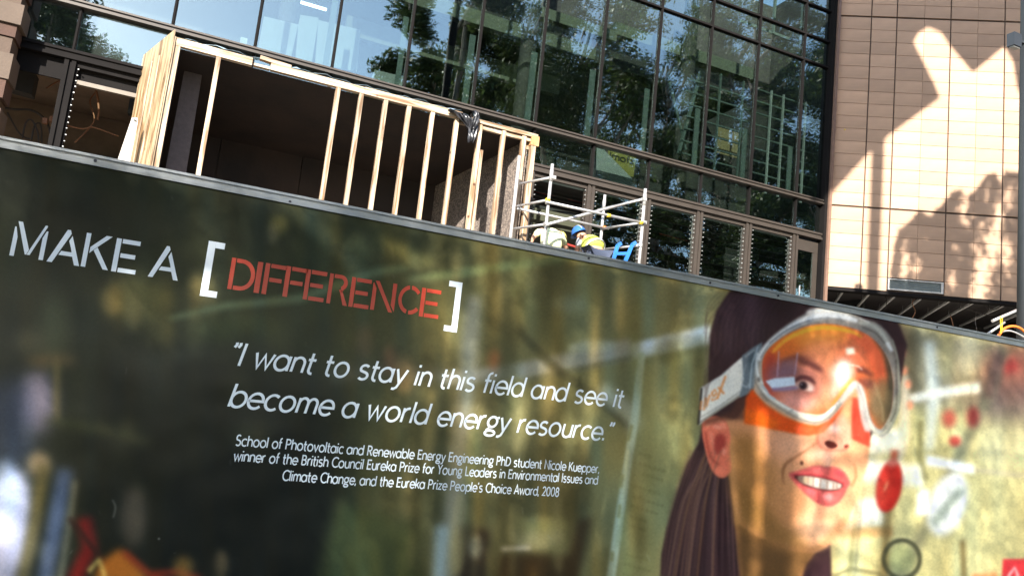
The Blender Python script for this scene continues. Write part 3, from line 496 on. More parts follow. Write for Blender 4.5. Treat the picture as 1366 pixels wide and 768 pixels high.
    L([(1007, 500), (1010, 514), (1024, 532), (1046, 547), (1068, 559), (1090, 563), (1106, 556), (1122, 538)], 1.4, (112, 108, 100), .7, .75, True); L([(1018, 520), (1036, 535), (1058, 547), (1080, 553), (1100, 552), (1118, 536)], 1.8, (240, 240, 236), .8, .8, True)
    L([(1011, 470), (1009, 486), (1012, 502), (1018, 512)], 2.6, (220, 224, 224), .9, .85, True); L([(1016, 514), (1022, 520), (1026, 528), (1034, 532)], 3, (176, 186, 192), .9, .9, True); E(1012, 506, 2.5, 3.5, (110, 100, 92), .8, .8)
    G([(1142, 510), (1150, 516), (1154, 540), (1158, 562), (1162, 576), (1154, 575), (1149, 560), (1146, 540)], (176, 168, 162), 1.2, .85); L([(1146, 512), (1153, 530), (1158, 556)], 1.5, (236, 234, 222), .8, .8, True); L([(1160, 566), (1172, 579), (1184, 572)], 2, (216, 210, 180), .9, .8, True)
    L([(1050, 551), (1058, 546)], 1.5, (120, 120, 120), .7, .7); L([(1186, 500), (1190, 520), (1186, 545)], 1, (120, 112, 84), .8, .5, True)
    # loose hair and pores
    for _ in range(120):
        y_ = rs.uniform(395, 470); x_ = rs.uniform(948, 1060); L([(x_, y_), (x_ - 12 - rs.rand() * 8, y_ + 26), (x_ - 16, y_ + 50)], .9, [(34, 24, 28), (110, 86, 84), (84, 60, 60)][rs.randint(3)], .8, .16, True) if x_ - 16 > 946 and (x_ - 1010) < (470 - y_ - 30) else None
    for _ in range(16):
        y_ = rs.uniform(400, 520); L([(960, y_ - 20), (946 - rs.rand() * 3, y_), (943 - rs.rand() * 5, y_ + 30)], .8, (70, 50, 46), .7, .5, True)
    for _ in range(30):
        x_ = rs.uniform(886, 935); L([(x_ + 30, 600), (x_ + 4, 680), (x_ - 6 - rs.rand() * 4, 768)], .8, (110, 84, 70), .7, .3, True)
    for _ in range(500):
        x_, y_ = rs.uniform(978, 1150), rs.uniform(572, 726)
        if y_ < 736 - abs(x_ - 1080) * .35: E(x_, y_, .7, .7, (120, 76, 50) if rs.rand() < .6 else (250, 206, 176), .6, .22)
    # scuffs
    for _ in range(60):
        x_, y_ = rs.uniform(0, 1366), rs.uniform(250, 768); L([(x_, y_), (x_ + rs.randn() * 3, y_ + rs.uniform(-10, 10))], .8, (190, 190, 180), .6, rs.uniform(.05, .3))
    L([(150, 666), (154, 676), (151, 690)], 1.4, (150, 150, 140), .7, .6, True); E(212, 718, 1.4, 1.2, (190, 190, 180), .6, .7)
    P.im = blur(P.im, 1)
    # skin grain
    P.im *= 1 + (blur(rs.rand(PH, PW).astype(np.float32), 1) - .5)[..., None] * .22
    return np.clip(P.im, 0, 1)
# ------------------------------------------------------------------ hoarding: printed panel, rail, screws, lettering, posts behind
img = draw_print()
HX0, HX1, HZ0, HZ1 = -3.2, 8.8, .12, 2.375
TW, TH = 3600, 676
gx = HX0 + (np.arange(TW) + .5) / TW * (HX1 - HX0); gz = HZ0 + (np.arange(TH) + .5) / TH * (HZ1 - HZ0)
X, Z = np.meshgrid(gx, gz)
v = np.stack([X, np.full_like(X, HY), Z - 1.6], -1); zz = v @ FW
px = (683 + F_PX * (v @ RT) / zz) * PS - .5; py = (384 - F_PX * (v @ UP) / zz) * PS - .5
def mirror(a, n): a = np.abs(a); a = np.mod(a, 2 * (n - 1)); return np.where(a > n - 1, 2 * (n - 1) - a, a)
ovr = np.clip((px - PW) / 260, 0, 1)[..., None]; ovl = np.clip(-px / 200, 0, 1)[..., None]        # beyond the part in view the print runs on as plain blur
tri = lambda a, w_: np.abs(np.mod(a, 2 * w_) - w_)
px = np.where(px > PW - 1, PW - 1 - (150 - tri(px - PW + 1, 150)), np.where(px < 0, 90 - tri(-px, 90), px)); py = np.where(py > PH - 1, PH - 1 - (45 - tri(py - PH + 1, 45)), mirror(py, PH))
x0, y0 = np.minimum(px.astype(int), PW - 2), np.minimum(py.astype(int), PH - 2); fx, fy = (px - x0)[..., None], (py - y0)[..., None]
tex = img[y0, x0] * (1 - fx) * (1 - fy) + img[y0, x0 + 1] * fx * (1 - fy) + img[y0 + 1, x0] * (1 - fx) * fy + img[y0 + 1, x0 + 1] * fx * fy
tex = tex * (1 - ovr) + np.array((.55, .50, .34)) * ovr; tex = tex * (1 - ovl) + np.array((.17, .18, .15)) * ovl
lin = np.where(tex <= .04045, tex / 12.92, ((tex + .055) / 1.055) ** 2.4)
lin = np.clip(lin * PRINT_GAIN - .004, .0015, .92)
srgb = np.where(lin <= .0031308, lin * 12.92, 1.055 * lin ** (1 / 2.4) - .055)
bi = bpy.data.images.new('hoarding_print', TW, TH, alpha=False); bi.colorspace_settings.name = 'sRGB'
rgba = np.ones((TH, TW, 4), np.float32); rgba[..., :3] = srgb; bi.pixels.foreach_set(rgba.ravel()); bi.update(); bi.pack()
mp_ = bpy.data.materials.new('printed vinyl'); mp_.use_nodes = True; t = mp_.node_tree; b = t.nodes['Principled BSDF']
ti = t.nodes.new('ShaderNodeTexImage'); ti.image = bi; ti.interpolation = 'Linear'; ti.extension = 'EXTEND'
t.links.new(ti.outputs[0], b.inputs['Base Color']); b.inputs['Roughness'].default_value = .3; b.inputs['Specular IOR Level'].default_value = .16
n_ = t.nodes.new('ShaderNodeTexNoise'); n_.inputs['Scale'].default_value = 1.6; n_.inputs['Detail'].default_value = 2; tc_ = t.nodes.new('ShaderNodeTexCoord'); t.links.new(tc_.outputs['Object'], n_.inputs['Vector']); bu = t.nodes.new('ShaderNodeBump'); bu.inputs['Strength'].default_value = 1; bu.inputs['Distance'].default_value = .03; t.links.new(n_.outputs['Fac'], bu.inputs['Height']); t.links.new(bu.outputs[0], b.inputs['Normal'])
hoard = thing('hoarding', 'long printed site hoarding with a smiling woman in goggles and a white slogan', 'hoarding', (2.8, HY, 0))
me = bpy.data.meshes.new('printed_panel'); nx = 12
vs, fs, uv = [], [], []
for i in range(nx + 1):
    x = HX0 + (HX1 - HX0) * i / nx
    vs += [(x, HY, HZ0), (x, HY, HZ1), (x, HY + .018, HZ0), (x, HY + .018, HZ1)]
for i in range(nx):
    a = i * 4; fs += [(a, a + 4, a + 5, a + 1), (a + 2, a + 3, a + 7, a + 6), (a + 1, a + 5, a + 7, a + 3), (a, a + 2, a + 6, a + 4)]
me.from_pydata([(x - 2.8, y - HY, z) for x, y, z in vs], [], fs); ul = me.uv_layers.new(name='UVMap')
for lp in me.loops:
    q = vs[lp.vertex_index]; ul.data[lp.index].uv = ((q[0] - HX0) / (HX1 - HX0), (q[2] - HZ0) / (HZ1 - HZ0))
me.materials.append(mp_); panel = bpy.data.objects.new('printed_panel', me); COL.objects.link(panel); panel.parent = hoard
r = MB().box((HX0, HY - .004, 2.358), (HX1, HY - .001, 2.40)).box((HX0, HY - .013, 2.392), (HX1, HY - .0045, 2.403)).box((HX0, HY - .009, 2.3575), (HX1, HY - .0045, 2.363)).box((HX0, HY - .0005, 2.376), (HX1, HY + .05, 2.4005))
r.build('top_rail', M['alu'], hoard)
for (sx, sy) in [(127, 214), (387, 269), (786, 344), (948, 377), (1039, 394), (1251, 436)]:
    p = at(sx, sy, HY - .01); c = MB().tube([(p[0], HY - .0085, p[2]), (p[0], HY - .0042, p[2])], .0065, 10); c.build('screw', M['screw'], hoard)
for x in np.arange(-3, 8.9, 1.6):
    MB().beam((x, HY + .075, -.1), (x, HY + .075, 2.35), .06, .10).build('post', M['timber'], hoard)
MB().box((HX0, HY - .002, -.05), (HX1, HY + .02, .118)).build('kick_board', M['timber_x'], hoard)

# ---- strokes for lettering: every glyph a list of polylines in a box with cap height 1
def arc(cx, cy, rx, ry, a0, a1, n=None):
    n = n or max(4, int(abs(a1 - a0) / 15)); t = np.radians(np.linspace(a0, a1, n + 1)); return [(cx + rx * math.cos(q), cy + ry * math.sin(q)) for q in t]
xh = .665; h = xh / 2; o = .30
def bowl(cx, rx=o): return arc(cx, h, rx, h, 0, 360, 24)
G_ = {
 'a': (.66, [bowl(.30), [(.60, xh), (.60, 0)]]), 'b': (.66, [[(.06, 1), (.06, 0)], bowl(.36)]), 'c': (.56, [arc(.34, h, .3, h, 48, 312)]),
 'd': (.66, [bowl(.30), [(.60, 1), (.60, 0)]]), 'e': (.64, [[(.05, h), (.64, h)] + arc(.34, h, .30, h, 8, 320)]), 'f': (.34, [arc(.30, .82, .16, .18, 80, 180) + [(.14, 0)], [(0, xh - .05), (.34, xh - .05)]]),
 'g': (.62, [arc(.30, h + .08, .24, h - .08, 0, 360, 20), arc(.30, -.14, .26, .13, 0, 360, 20), [(.2, .1), (.12, .03), (.2, -.02)], [(.48, xh - .06), (.62, xh - .01)]]), 'h': (.58, [[(.06, 1), (.06, 0)], [(.06, .38)] + arc(.30, .40, .24, xh - .40, 180, 0) + [(.54, 0)]]),
 'i': (.14, [[(.06, xh), (.06, 0)], [(.06, .86), (.06, .98)]]), 'k': (.54, [[(.06, 1), (.06, 0)], [(.08, .24), (.48, xh)], [(.22, .38), (.54, 0)]]), 'l': (.14, [[(.06, 1), (.06, 0)]]),
 'm': (.90, [[(.06, xh), (.06, 0)], [(.06, .40)] + arc(.26, .42, .20, xh - .42, 180, 0) + [(.46, 0)], [(.46, .40)] + arc(.66, .42, .20, xh - .42, 180, 0) + [(.86, 0)]]),
 'n': (.58, [[(.06, xh), (.06, 0)], [(.06, .38)] + arc(.30, .40, .24, xh - .40, 180, 0) + [(.54, 0)]]), 'o': (.68, [bowl(.34)]), 'p': (.66, [[(.06, xh), (.06, -.3)], bowl(.36)]),
 'r': (.38, [[(.06, xh), (.06, 0)], [(.06, .36)] + arc(.32, .38, .26, xh - .38, 180, 85)]), 's': (.50, [arc(.25, xh - .165, .19, .165, 35, 240, 10)[:-1] + arc(.25, .17, .21, .17, 75, -145, 12)]),
 't': (.36, [[(.14, .92), (.14, .16)] + arc(.29, .16, .15, .16, 180, 285), [(0, xh - .05), (.34, xh - .05)]]), 'u': (.58, [[(.06, xh), (.06, .26)] + arc(.30, .26, .24, .26, 180, 360) + [(.54, .26)], [(.54, xh), (.54, 0)]]),
 'v': (.54, [[(.02, xh), (.27, 0), (.52, xh)]]), 'w': (.82, [[(.02, xh), (.22, 0), (.41, xh - .06), (.60, 0), (.80, xh)]]), 'y': (.56, [[(.03, xh), (.28, .02)], [(.54, xh), (.22, -.2), (.10, -.28), (0, -.27)]]),
 'z': (.5, [[(.03, xh - .05), (.46, xh - .05), (.04, .05), (.48, .05)]]),
 'I': (.14, [[(.06, 1), (.06, 0)]]), 'S': (.58, [arc(.29, .745, .22, .25, 38, 245, 12)[:-1] + arc(.29, .255, .25, .255, 72, -145, 14)]), 'P': (.60, [[(.06, 0), (.06, .95), (.30, .95)] + arc(.30, .71, .24, .24, 85, -90) + [(.06, .47)]]),
 'R': (.62, [[(.06, 0), (.06, .95), (.30, .95)] + arc(.30, .72, .22, .23, 85, -90) + [(.06, .49)], [(.28, .48), (.58, 0)]]), 'E': (.54, [[(.52, .95), (.06, .95), (.06, .05), (.52, .05)], [(.06, .52), (.46, .52)]]),
 'D': (.72, [[(.06, .05), (.06, .95), (.26, .95)] + arc(.26, .5, .40, .45, 88, -88) + [(.06, .05)]]), 'N': (.72, [[(.06, 0), (.06, 1), (.66, 0), (.66, 1)]]), 'K': (.62, [[(.06, 1), (.06, 0)], [(.08, .40), (.56, 1)], [(.22, .56), (.60, 0)]]),
 'B': (.60, [[(.06, .05), (.06, .95), (.26, .95)] + arc(.28, .74, .20, .21, 88, -90) + [(.06, .53)], [(.28, .53)] + arc(.30, .29, .24, .24, 88, -90) + [(.06, .05)]]), 'C': (.74, [arc(.46, .5, .42, .48, 45, 315)]),
 'Y': (.62, [[(.02, 1), (.31, .48), (.60, 1)], [(.31, .5), (.31, 0)]]), 'L': (.50, [[(.06, 1), (.06, .05), (.50, .05)]]), 'A': (.70, [[(.02, 0), (.35, 1), (.68, 0)], [(.14, .32), (.56, .32)]]),
 '.': (.14, [[(.04, 0), (.04, .13)]]), ',': (.14, [[(.06, .13), (.02, -.12)]]), "'": (.14, [[(.07, 1), (.05, .78)]]),
 '"': (.34, [[(.10, .78), (.06, .86), (.08, .98)], [(.26, .78), (.22, .86), (.24, .98)]]), '~': (.34, [[(.08, 1), (.10, .9), (.04, .78)], [(.24, 1), (.26, .9), (.20, .78)]]),
 '2': (.56, [arc(.29, .72, .22, .26, 165, -25) + [(.06, .05), (.54, .05)]]), '0': (.62, [arc(.31, .5, .26, .48, 0, 360, 24)]), '8': (.58, [arc(.29, .75, .19, .23, 0, 360, 18), arc(.29, .27, .24, .26, 0, 360, 20)]),
}
SPACE = .38; GAP = .085
def ribbon(mb, pts, w, to3, dz):
    p = np.array(pts, float); keep = [0] + [i for i in range(1, len(p)) if np.hypot(*(p[i] - p[i - 1])) > 1e-4]; p = p[keep]
    closed = np.hypot(*(p[0] - p[-1])) < 1e-3
    if closed: p = p[:-1]
    n = len(p); L_, Rr = [], []
    for i in range(n):
        a = p[i - 1] if (i or closed) else None; c = p[(i + 1) % n] if (i < n - 1 or closed) else None
        t1 = (p[i] - a) if a is not None else (c - p[i]); t2 = (c - p[i]) if c is not None else t1
        t1 = t1 / np.hypot(*t1); t2 = t2 / np.hypot(*t2); n1, n2 = np.array([-t1[1], t1[0]]), np.array([-t2[1], t2[0]]); m_ = n1 + n2; q = np.hypot(*m_)
        m_ = n1 if q < .3 else m_ / q; k = min(1 / max(m_ @ n1, .35), 1.9); L_.append(p[i] + m_ * w / 2 * k); Rr.append(p[i] - m_ * w / 2 * k)
    vs = [to3(*q, dz) for q in L_] + [to3(*q, dz) for q in Rr]
    mb.add(vs, [((i + 1) % n, i, i + n, (i + 1) % n + n) for i in range(n if closed else n - 1)])
def text_width(s): return sum(SPACE if c == ' ' else G_[c][0] + GAP for c in s) - GAP
def set_line(txt, p0, p1, cap, stroke, slant, m, parent):
    """txt between two points of the hoarding's front (x, z), cap = cap height in metres."""
    (xa, za), (xb, zb) = p0, p1; sx = (xb - xa) / text_width(txt); cur = 0; z0, z1 = za, zb
    for wd in txt.split(' '):
        mb = MB(); k = 0
        for c in wd:
            gw, st = G_[c]
            for pl in st:
                k += 1
                def to3(u, v_, dz, cur=cur): X_ = xa + (cur + u) * sx + slant * v_ * cap; return (X_, HY - .0012 - dz, z0 + (z1 - z0) * (X_ - xa) / (xb - xa) + v_ * cap)
                w_ = stroke / cap
                ribbon(mb, [(q[0], q[1]) for q in pl], w_, to3, .00012 * (k % 5))
            cur += gw + GAP
        cur += SPACE
        mb.build('word', m, parent)
def hp(x, y): p = at(x, y, HY); return (p[0], p[2])
W_ = M['lettering_white']
set_line("~I want to stay in this field and see it", hp(303, 486), hp(829, 543.5), .0995, 0.0118, .2, W_, hoard)
set_line('become a world energy resource.~', hp(303, 541.5), hp(815, 588), .0995, 0.0118, .2, W_, hoard)
set_line('School of Photovoltaic and Renewable Energy Engineering PhD student Nicole Kuepper,', hp(313.5, 593.5), hp(799, 630.4), .0445, .0064, .03, W_, hoard)
set_line('winner of the British Council Eureka Prize for Young Leaders in Environmental Issues and', hp(311, 613.9), hp(797, 645.5), .0445, .0064, .03, W_, hoard)
set_line("Climate Change, and the Eureka Prize People's Choice Award, 2008", hp(376, 640.2), hp(745, 661.8), .0445, .0064, .03, W_, hoard)

# ---- stencil capitals
def ring(cx, cy, rx, ry, w, a0, a1, n=14):
    t = np.radians(np.linspace(a0, a1, n + 1)); return [(cx + rx * math.cos(q), cy + ry * math.sin(q)) for q in t] + [(cx + (rx - w) * math.cos(q), cy + (ry - w) * math.sin(q)) for q in t[::-1]]
s_ = .135
ST = {
 'M': (1.06, [[(0, 0), (s_, 0), (s_, .56), (.045, .84), (0, .84)], [(.07, 1), (.21, 1), (.56, .24), (.50, .09), (.46, .09)], [(.585, .25), (.515, .09), (.61, .09), (1.0, .96), (1.0, 1), (.93, 1)], [(.91, 0), (1.05, 0), (1.05, .84), (1.0, .84), (.91, .63)]]),
 'A': (.94, [[(0, 0), (.15, 0), (.56, .90), (.52, 1), (.43, 1)], [(.80, 0), (.95, 0), (.60, .84), (.53, .68), (.62, .48), (.66, .36), (.36, .36), (.30, .24), (.70, .24)]]),
 'K': (.78, [[(0, 0), (s_, 0), (s_, 1), (0, 1)], [(.18, .42), (.30, .55), (.78, 1), (.60, 1), (.18, .60)], [(.29, .52), (.66, 0), (.82, 0), (.39, .62)]]),
 'E': (.66, [[(0, 0), (s_, 0), (s_, 1), (0, 1)], [(.17, 0), (.66, 0), (.66, .13), (.17, .13)], [(.17, .44), (.58, .44), (.58, .57), (.17, .57)], [(.17, .87), (.66, .87), (.66, 1), (.17, 1)]]),
 'F': (.64, [[(0, 0), (s_, 0), (s_, 1), (0, 1)], [(.17, .42), (.54, .42), (.54, .55), (.17, .55)], [(.17, .87), (.64, .87), (.64, 1), (.17, 1)]]),
 'I': (s_, [[(0, 0), (s_, 0), (s_, 1), (0, 1)]]),
 'D': (.82, [[(0, 0), (s_, 0), (s_, 1), (0, 1)], [(.17, 1), (.34, 1)] + ring(.34, .5, .46, .5, s_, 90, -90, 16)[1:-1] + []]),
 'R': (.74, [[(0, 0), (s_, 0), (s_, 1), (0, 1)], [(.17, 1), (.40, 1)] + arc(.42, .74, .26, .26, 85, -60) + [(.74, 0), (.58, 0), (.34, .50), (.17, .50), (.17, .37), (.34, .37)][:0] + [(.56, .50), (.48, .40)] + arc(.41, .74, .13, .135, -70, 85) + [(.17, .87)], [(.17, .44), (.40, .50), (.46, .38), (.60, 0), (.76, 0), (.50, .50)][1:]]),
 'N': (.86, [[(0, 0), (s_, 0), (s_, .74), (.03, .92), (0, .92)], [(.07, 1), (.21, 1), (.80, 0), (.66, 0)], [(.72, .24), (.86, .03), (.86, 1), (.72, 1)]]),
 'C': (.93, [ring(.5, .5, .5, .5, s_, 100, 255, 16), ring(.5, .5, .5, .5, s_, 88, 38, 6), ring(.5, .5, .5, .5, s_, 268, 322, 6)]),
}
def stencil(c, x, z, cap, wd, m, slant=0.0):
    gw, polys = ST[c]; mb = MB(); sx = wd / gw
    for pl in polys:
        if c == 'D' and len(pl) > 6:      # bowl of the D: outer then inner outline
            t = np.radians(np.linspace(90, -90, 17)); pl = [(.17, 1)] + [(.36 + .46 * math.cos(q), .5 + .5 * math.sin(q)) for q in t] + [(.17, 0), (.17, .13)] + [(.36 + .325 * math.cos(q), .5 + .37 * math.sin(q)) for q in t[::-1]] + [(.17, .87)]
        P3 = [np.array((x + u * sx + slant * v_ * cap, HY - .0016, z + v_ * cap)) for u, v_ in pl]
        mb.prism(P3, (0, .0014, 0))
    mb.build('letter', m, hoard)
def line_letters(chars, bl, br, z_of, cap, m):
    for c, a, b_ in chars: 
        p, q = hp(*a), hp(*b_); stencil(c, p[0], p[1], cap, q[0] - p[0], m)
c1 = .140
line_letters([('M', (12.4, 340.5), (57.5, 347.3)), ('A', (62, 348.5), (105, 355)), ('K', (107.5, 355), (142, 360.5)), ('E', (148, 361.5), (180, 366.8)), ('A', (197, 368.5), (236.5, 374.5))], 0, 0, 0, c1, W_)
RD = M['lettering_red']
line_letters([('D', (303, 385), (337, 389)), ('I', (338, 390), (345, 391)), ('F', (348.5, 391.5), (377, 395)), ('F', (376.5, 395), (405, 399)), ('E', (403.5, 399), (431, 403)), ('R', (435, 404), (462, 407.5)), ('E', (464.5, 408.5), (491, 412)), ('N', (493.5, 412.5), (525, 416.8)), ('C', (529, 416.8), (558, 420.5)), ('E', (558.5, 421.5), (584, 425.8))], 0, 0, 0, .139, RD)
def bracket(xa, zt, zb, w_, arm, sgn):
    t_ = .030; mb = MB()
    mb.box((min(xa, xa + sgn * t_), HY - .0016, zb), (max(xa, xa + sgn * t_), HY - .0002, zt))
    for z_ in (zt - .027, zb): a, c = xa + sgn * (t_ + .0002), xa + sgn * arm; mb.box((min(a, c), HY - .0016, z_), (max(a, c), HY - .0002, z_ + .027))
    mb.build('bracket', W_, hoard)
(bx, bz), (bx2, bz2) = hp(278, 321), hp(267, 394.3); bracket((bx + bx2) / 2, bz, bz2, 0, .068, 1)
(bx, bz), (bx2, bz2) = hp(616, 377), hp(610, 443.4); bracket((bx + bx2) / 2 , bz, bz2, 0, .068, -1)
# ------------------------------------------------------------------ glass facade with its frame, louvres and the rooms behind
MX = [-3.8, -2.38, -1.0, .38, 1.78, 3.19, 4.63, 6.06, 7.51, 8.95, 10.39, 11.82, 13.27, 14.20]
ZB, ZA, ZC, ZD, ZE, ZT = 6.38, 7.27, 10.87, 11.57, 12.42, 16.0
fac = thing('glass_building', 'glass fronted building with bronze frames reflecting trees and sky', 'building', (5, GY, 3.3))
FR, FD = M['frame'], M['frame_dark']
for i, x in enumerate(MX[:-1]):      # upper mullions: dark box with a lit nosing
    b = MB().box((x - .024, GY - .02, ZB + .1), (x + .024, GY + .10, ZT)).box((x - .010, GY - .035, ZB + .1), (x + .010, GY - .0205, ZT))
    b.build('mullion', FD, fac)
def transom(z, hgt, m, name='transom', x0=-3.8, x1=14.2):
    if hgt < .06: return MB().box((x0, GY - .026, z - hgt / 2), (x1, GY + .10, z + hgt / 2)).build(name, m, fac)
    b = MB(); b.box((x0, GY - .10, z - hgt / 2), (x1, GY + .10, z - hgt / 2 + hgt * .3)); b.box((x0, GY - .088, z + hgt * .22), (x1, GY + .10, z + hgt / 2)); b.box((x0, GY - .06, z - hgt * .195), (x1, GY + .09, z + hgt * .215)); b.build(name, m, fac)
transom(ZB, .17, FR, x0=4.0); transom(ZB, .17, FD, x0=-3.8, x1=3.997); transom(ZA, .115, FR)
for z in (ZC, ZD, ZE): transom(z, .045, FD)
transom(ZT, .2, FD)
for i in range(len(MX) - 1):         # panes, each set a hair out of true
    x0, x1 = MX[i] + .03, MX[i + 1] - .03
    for z0, z1 in ((ZB + .085, ZA - .065), (ZA + .065, ZC - .043), (ZC + .043, ZD - .043), (ZD + .043, ZE - .043), (ZE + .043, ZT - .1)):
        d = [rng.uniform(-.0035, .0035) for _ in range(4)]; y = GY + .03
        MB().hexa([(x0, y + d[0], z0), (x1, y + d[1], z0), (x1, y + .012 + d[1], z0), (x0, y + .012 + d[0], z0), (x0, y + d[2], z1), (x1, y + d[3], z1), (x1, y + .012 + d[3], z1), (x0, y + .012 + d[2], z1)]).build('glass_pane', M['glass'], fac)
# corner post next to the tiled wall
MB().box((14.10, GY - .12, 3.3), (14.19, GY + .1, ZT)).build('corner_post', FD, fac)
MB().box((14.195, GY - .17, 3.3), (14.275, GY - .04, ZT)).build('corner_post', mat('red brown corner post', (.20, .12, .085), .5, .1), fac)
# lower posts
for i in (0, 1, 2, 7, 8, 9, 10, 11, 12):
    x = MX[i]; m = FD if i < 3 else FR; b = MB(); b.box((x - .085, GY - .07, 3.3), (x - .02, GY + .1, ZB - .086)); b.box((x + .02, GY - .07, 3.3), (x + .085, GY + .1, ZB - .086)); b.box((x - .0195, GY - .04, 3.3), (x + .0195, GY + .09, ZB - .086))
    b.build('lower_post', m, fac)
def clips(x, side, parent, z0=3.5, z1=6.2):
    b = MB(); z = z0
    while z < z1:
        j = rng.uniform(-.006, .006); b.box((x - .010 + j, GY - .06, z), (x + .010 + j, GY - .03, z + rng.uniform(.008, .018))); z += .105 + rng.uniform(-.012, .012)
    tag(b.build('blade_clips', M['clip'], parent), kind='stuff')
def louvre(i, blades=True):
    x0, x1 = MX[i] + .09, MX[i + 1] - .09; w_ = MB()
    w_.box((x0, GY - .03, 6.20), (x1, GY + .05, ZB - .09)).box((x0, GY - .02, 3.5), (x0 + .03, GY + .06, 6.197)).box((x1 - .03, GY - .02, 3.5), (x1, GY + .06, 6.197))
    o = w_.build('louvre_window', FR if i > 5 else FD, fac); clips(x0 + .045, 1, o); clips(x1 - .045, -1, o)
    if blades:
        z = 6.19; n = 0
        while z > 3.55:
            z -= .148; a = rng.uniform(-.018, -.008); n += 1
            MB().hexa([(x0 + .035, GY - a, z), (x1 - .035, GY - a, z), (x1 - .035, GY - a + .006, z), (x0 + .035, GY - a + .006, z), (x0 + .035, GY + .022, z + .136), (x1 - .035, GY + .022, z + .136), (x1 - .035, GY + .028, z + .136), (x0 + .035, GY + .028, z + .136)]).build('louvre_blade', M['louvre'], o)
for i in (8, 9, 10, 11): louvre(i)
louvre(7, False); louvre(1, False)
# left bays: deep dark head panels
MB().box((-3.7, GY + .02, 5.95), (-2.48, GY + .06, 6.29)).build('head_panel', M['frame_dark'], fac)
MB().box((-2.28, GY + .07, 6.02), (-1.1, GY + .12, 6.29)).build('head_panel', M['frame_dark'], fac)
MB().box((-2.28, GY + .01, 5.93), (-1.1, GY + .11, 6.0)).build('head_rail', mat('tan steel head rail', (.16, .13, .10), .6), fac)
# door at the right end
d0, d1 = 13.37, 14.06
dr = MB().box((d0, GY + .0, 5.95), (d1, GY + .06, 6.22)).box((d1 - .14, GY, 3.35), (d1, GY + .06, 5.947)).box((d0, GY, 3.35), (d0 + .04, GY + .06, 5.947)).build('door', FR, fac)
MB().box((d0 + .043, GY + .02, 3.4), (d1 - .143, GY + .03, 5.945)).build('door_glass', M['glass'], dr)
MB().tube([(d0 + .12, GY - .05, 4.75), (d0 + .12, GY - .05, 5.05)], .014).build('handle', M['galv'], dr)
# rooms behind
I = lambda name, lo, hi, m: MB().box(lo, hi).build(name, m, fac)
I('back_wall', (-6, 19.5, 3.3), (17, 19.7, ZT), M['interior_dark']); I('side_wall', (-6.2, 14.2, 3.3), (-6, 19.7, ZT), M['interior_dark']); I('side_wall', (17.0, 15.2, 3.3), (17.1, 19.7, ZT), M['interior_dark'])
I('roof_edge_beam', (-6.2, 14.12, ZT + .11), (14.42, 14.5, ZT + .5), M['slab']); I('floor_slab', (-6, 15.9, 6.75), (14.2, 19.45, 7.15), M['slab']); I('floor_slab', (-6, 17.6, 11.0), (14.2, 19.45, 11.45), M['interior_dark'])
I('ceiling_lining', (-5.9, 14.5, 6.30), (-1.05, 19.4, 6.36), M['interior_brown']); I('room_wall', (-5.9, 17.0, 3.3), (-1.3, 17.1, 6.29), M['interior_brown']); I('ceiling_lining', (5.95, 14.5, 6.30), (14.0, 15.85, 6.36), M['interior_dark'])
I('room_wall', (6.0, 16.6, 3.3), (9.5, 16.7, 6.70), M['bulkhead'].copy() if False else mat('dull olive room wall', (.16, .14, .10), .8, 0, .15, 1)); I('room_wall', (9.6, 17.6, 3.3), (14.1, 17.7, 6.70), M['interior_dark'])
for k in range(5): I('ceiling_batten', (6.1, 14.9 + k * .32, 6.18), (9.4, 14.95 + k * .32, 6.24), M['slab'])
for x in (1.0, 6.6, 11.3): 
    MB().tube([(x, 16.2, 3.3), (x, 16.2, ZT)], .20, 14).build('column', M['slab'], fac)
p = at(640, 26, 17.2); I('bulkhead', (2.2, 17.2, p[2] - .15), (9.0, 17.45, p[2] + .22), M['bulkhead'])
p = at(912, 70, 16.6); I('bulkhead', (9.2, 16.6, p[2] - .12), (14, 16.9, p[2] + .22), M['bulkhead'])
p = at(590, 60, 18.2); I('bulkhead', (2.5, 18.2, p[2] - .45), (8.5, 18.4, p[2] + .05), M['bulkhead'])
p = at(850, 60, 16.3); I('bulkhead', (6.9, 16.3, p[2] - .1), (9.1, 16.5, p[2] + .18), M['bulkhead'])
p0_, p1_ = at(340, 20, 15.6), at(432, 120, 15.6)
for q in ([(352, 22), (398, 33), (394, 78), (344, 66)], [(401, 20), (425, 24), (420, 86), (388, 78)], [(425, 27), (481, 40), (476, 96), (416, 84)], [(500, 93), (540, 103), (536, 116), (495, 106)]):
    a = [at(x, y, 15.0) for x, y in q]; MB().prism(a, (0, .03, 0)).build('white_board', M['grey_panel'], fac)
a, b_ = at(372, -6, 16.5), at(436, 12, 16.5); lm_ = mat('lit fluorescent tube', (.9, .9, .9)); lm_.node_tree.nodes['Principled BSDF'].inputs['Emission Color'].default_value = (.9, 1, 1, 1); lm_.node_tree.nodes['Principled BSDF'].inputs['Emission Strength'].default_value = 1.5
MB().box((a[0] - .3, 16.5, a[2] - .02), (b_[0], 16.56, a[2] + .03)).build('light_tube', lm_, fac)
a = at(325, 55, GY + .06); MB().box((a[0] - .06, GY + .050, a[2] - .06), (a[0] + .06, GY + .053, a[2] + .06)).build('paper_notice', M['clip'], fac)
for i, (dz, wd) in enumerate([(0, 0), (0, 0), (0, 0), (0, 0), (1.4, .1), (1.5, .1), (1.55, .12), (1.6, .13), (1.6, .13), (1.55, .12), (1.45, .12), (1.3, .12), (1.2, .12)]):
    if wd: I('glass_fin', (MX[i] - .06 - wd, GY + .16, ZA + .08), (MX[i] - .05, GY + .19, ZA + .1 + dz), M['fin'])
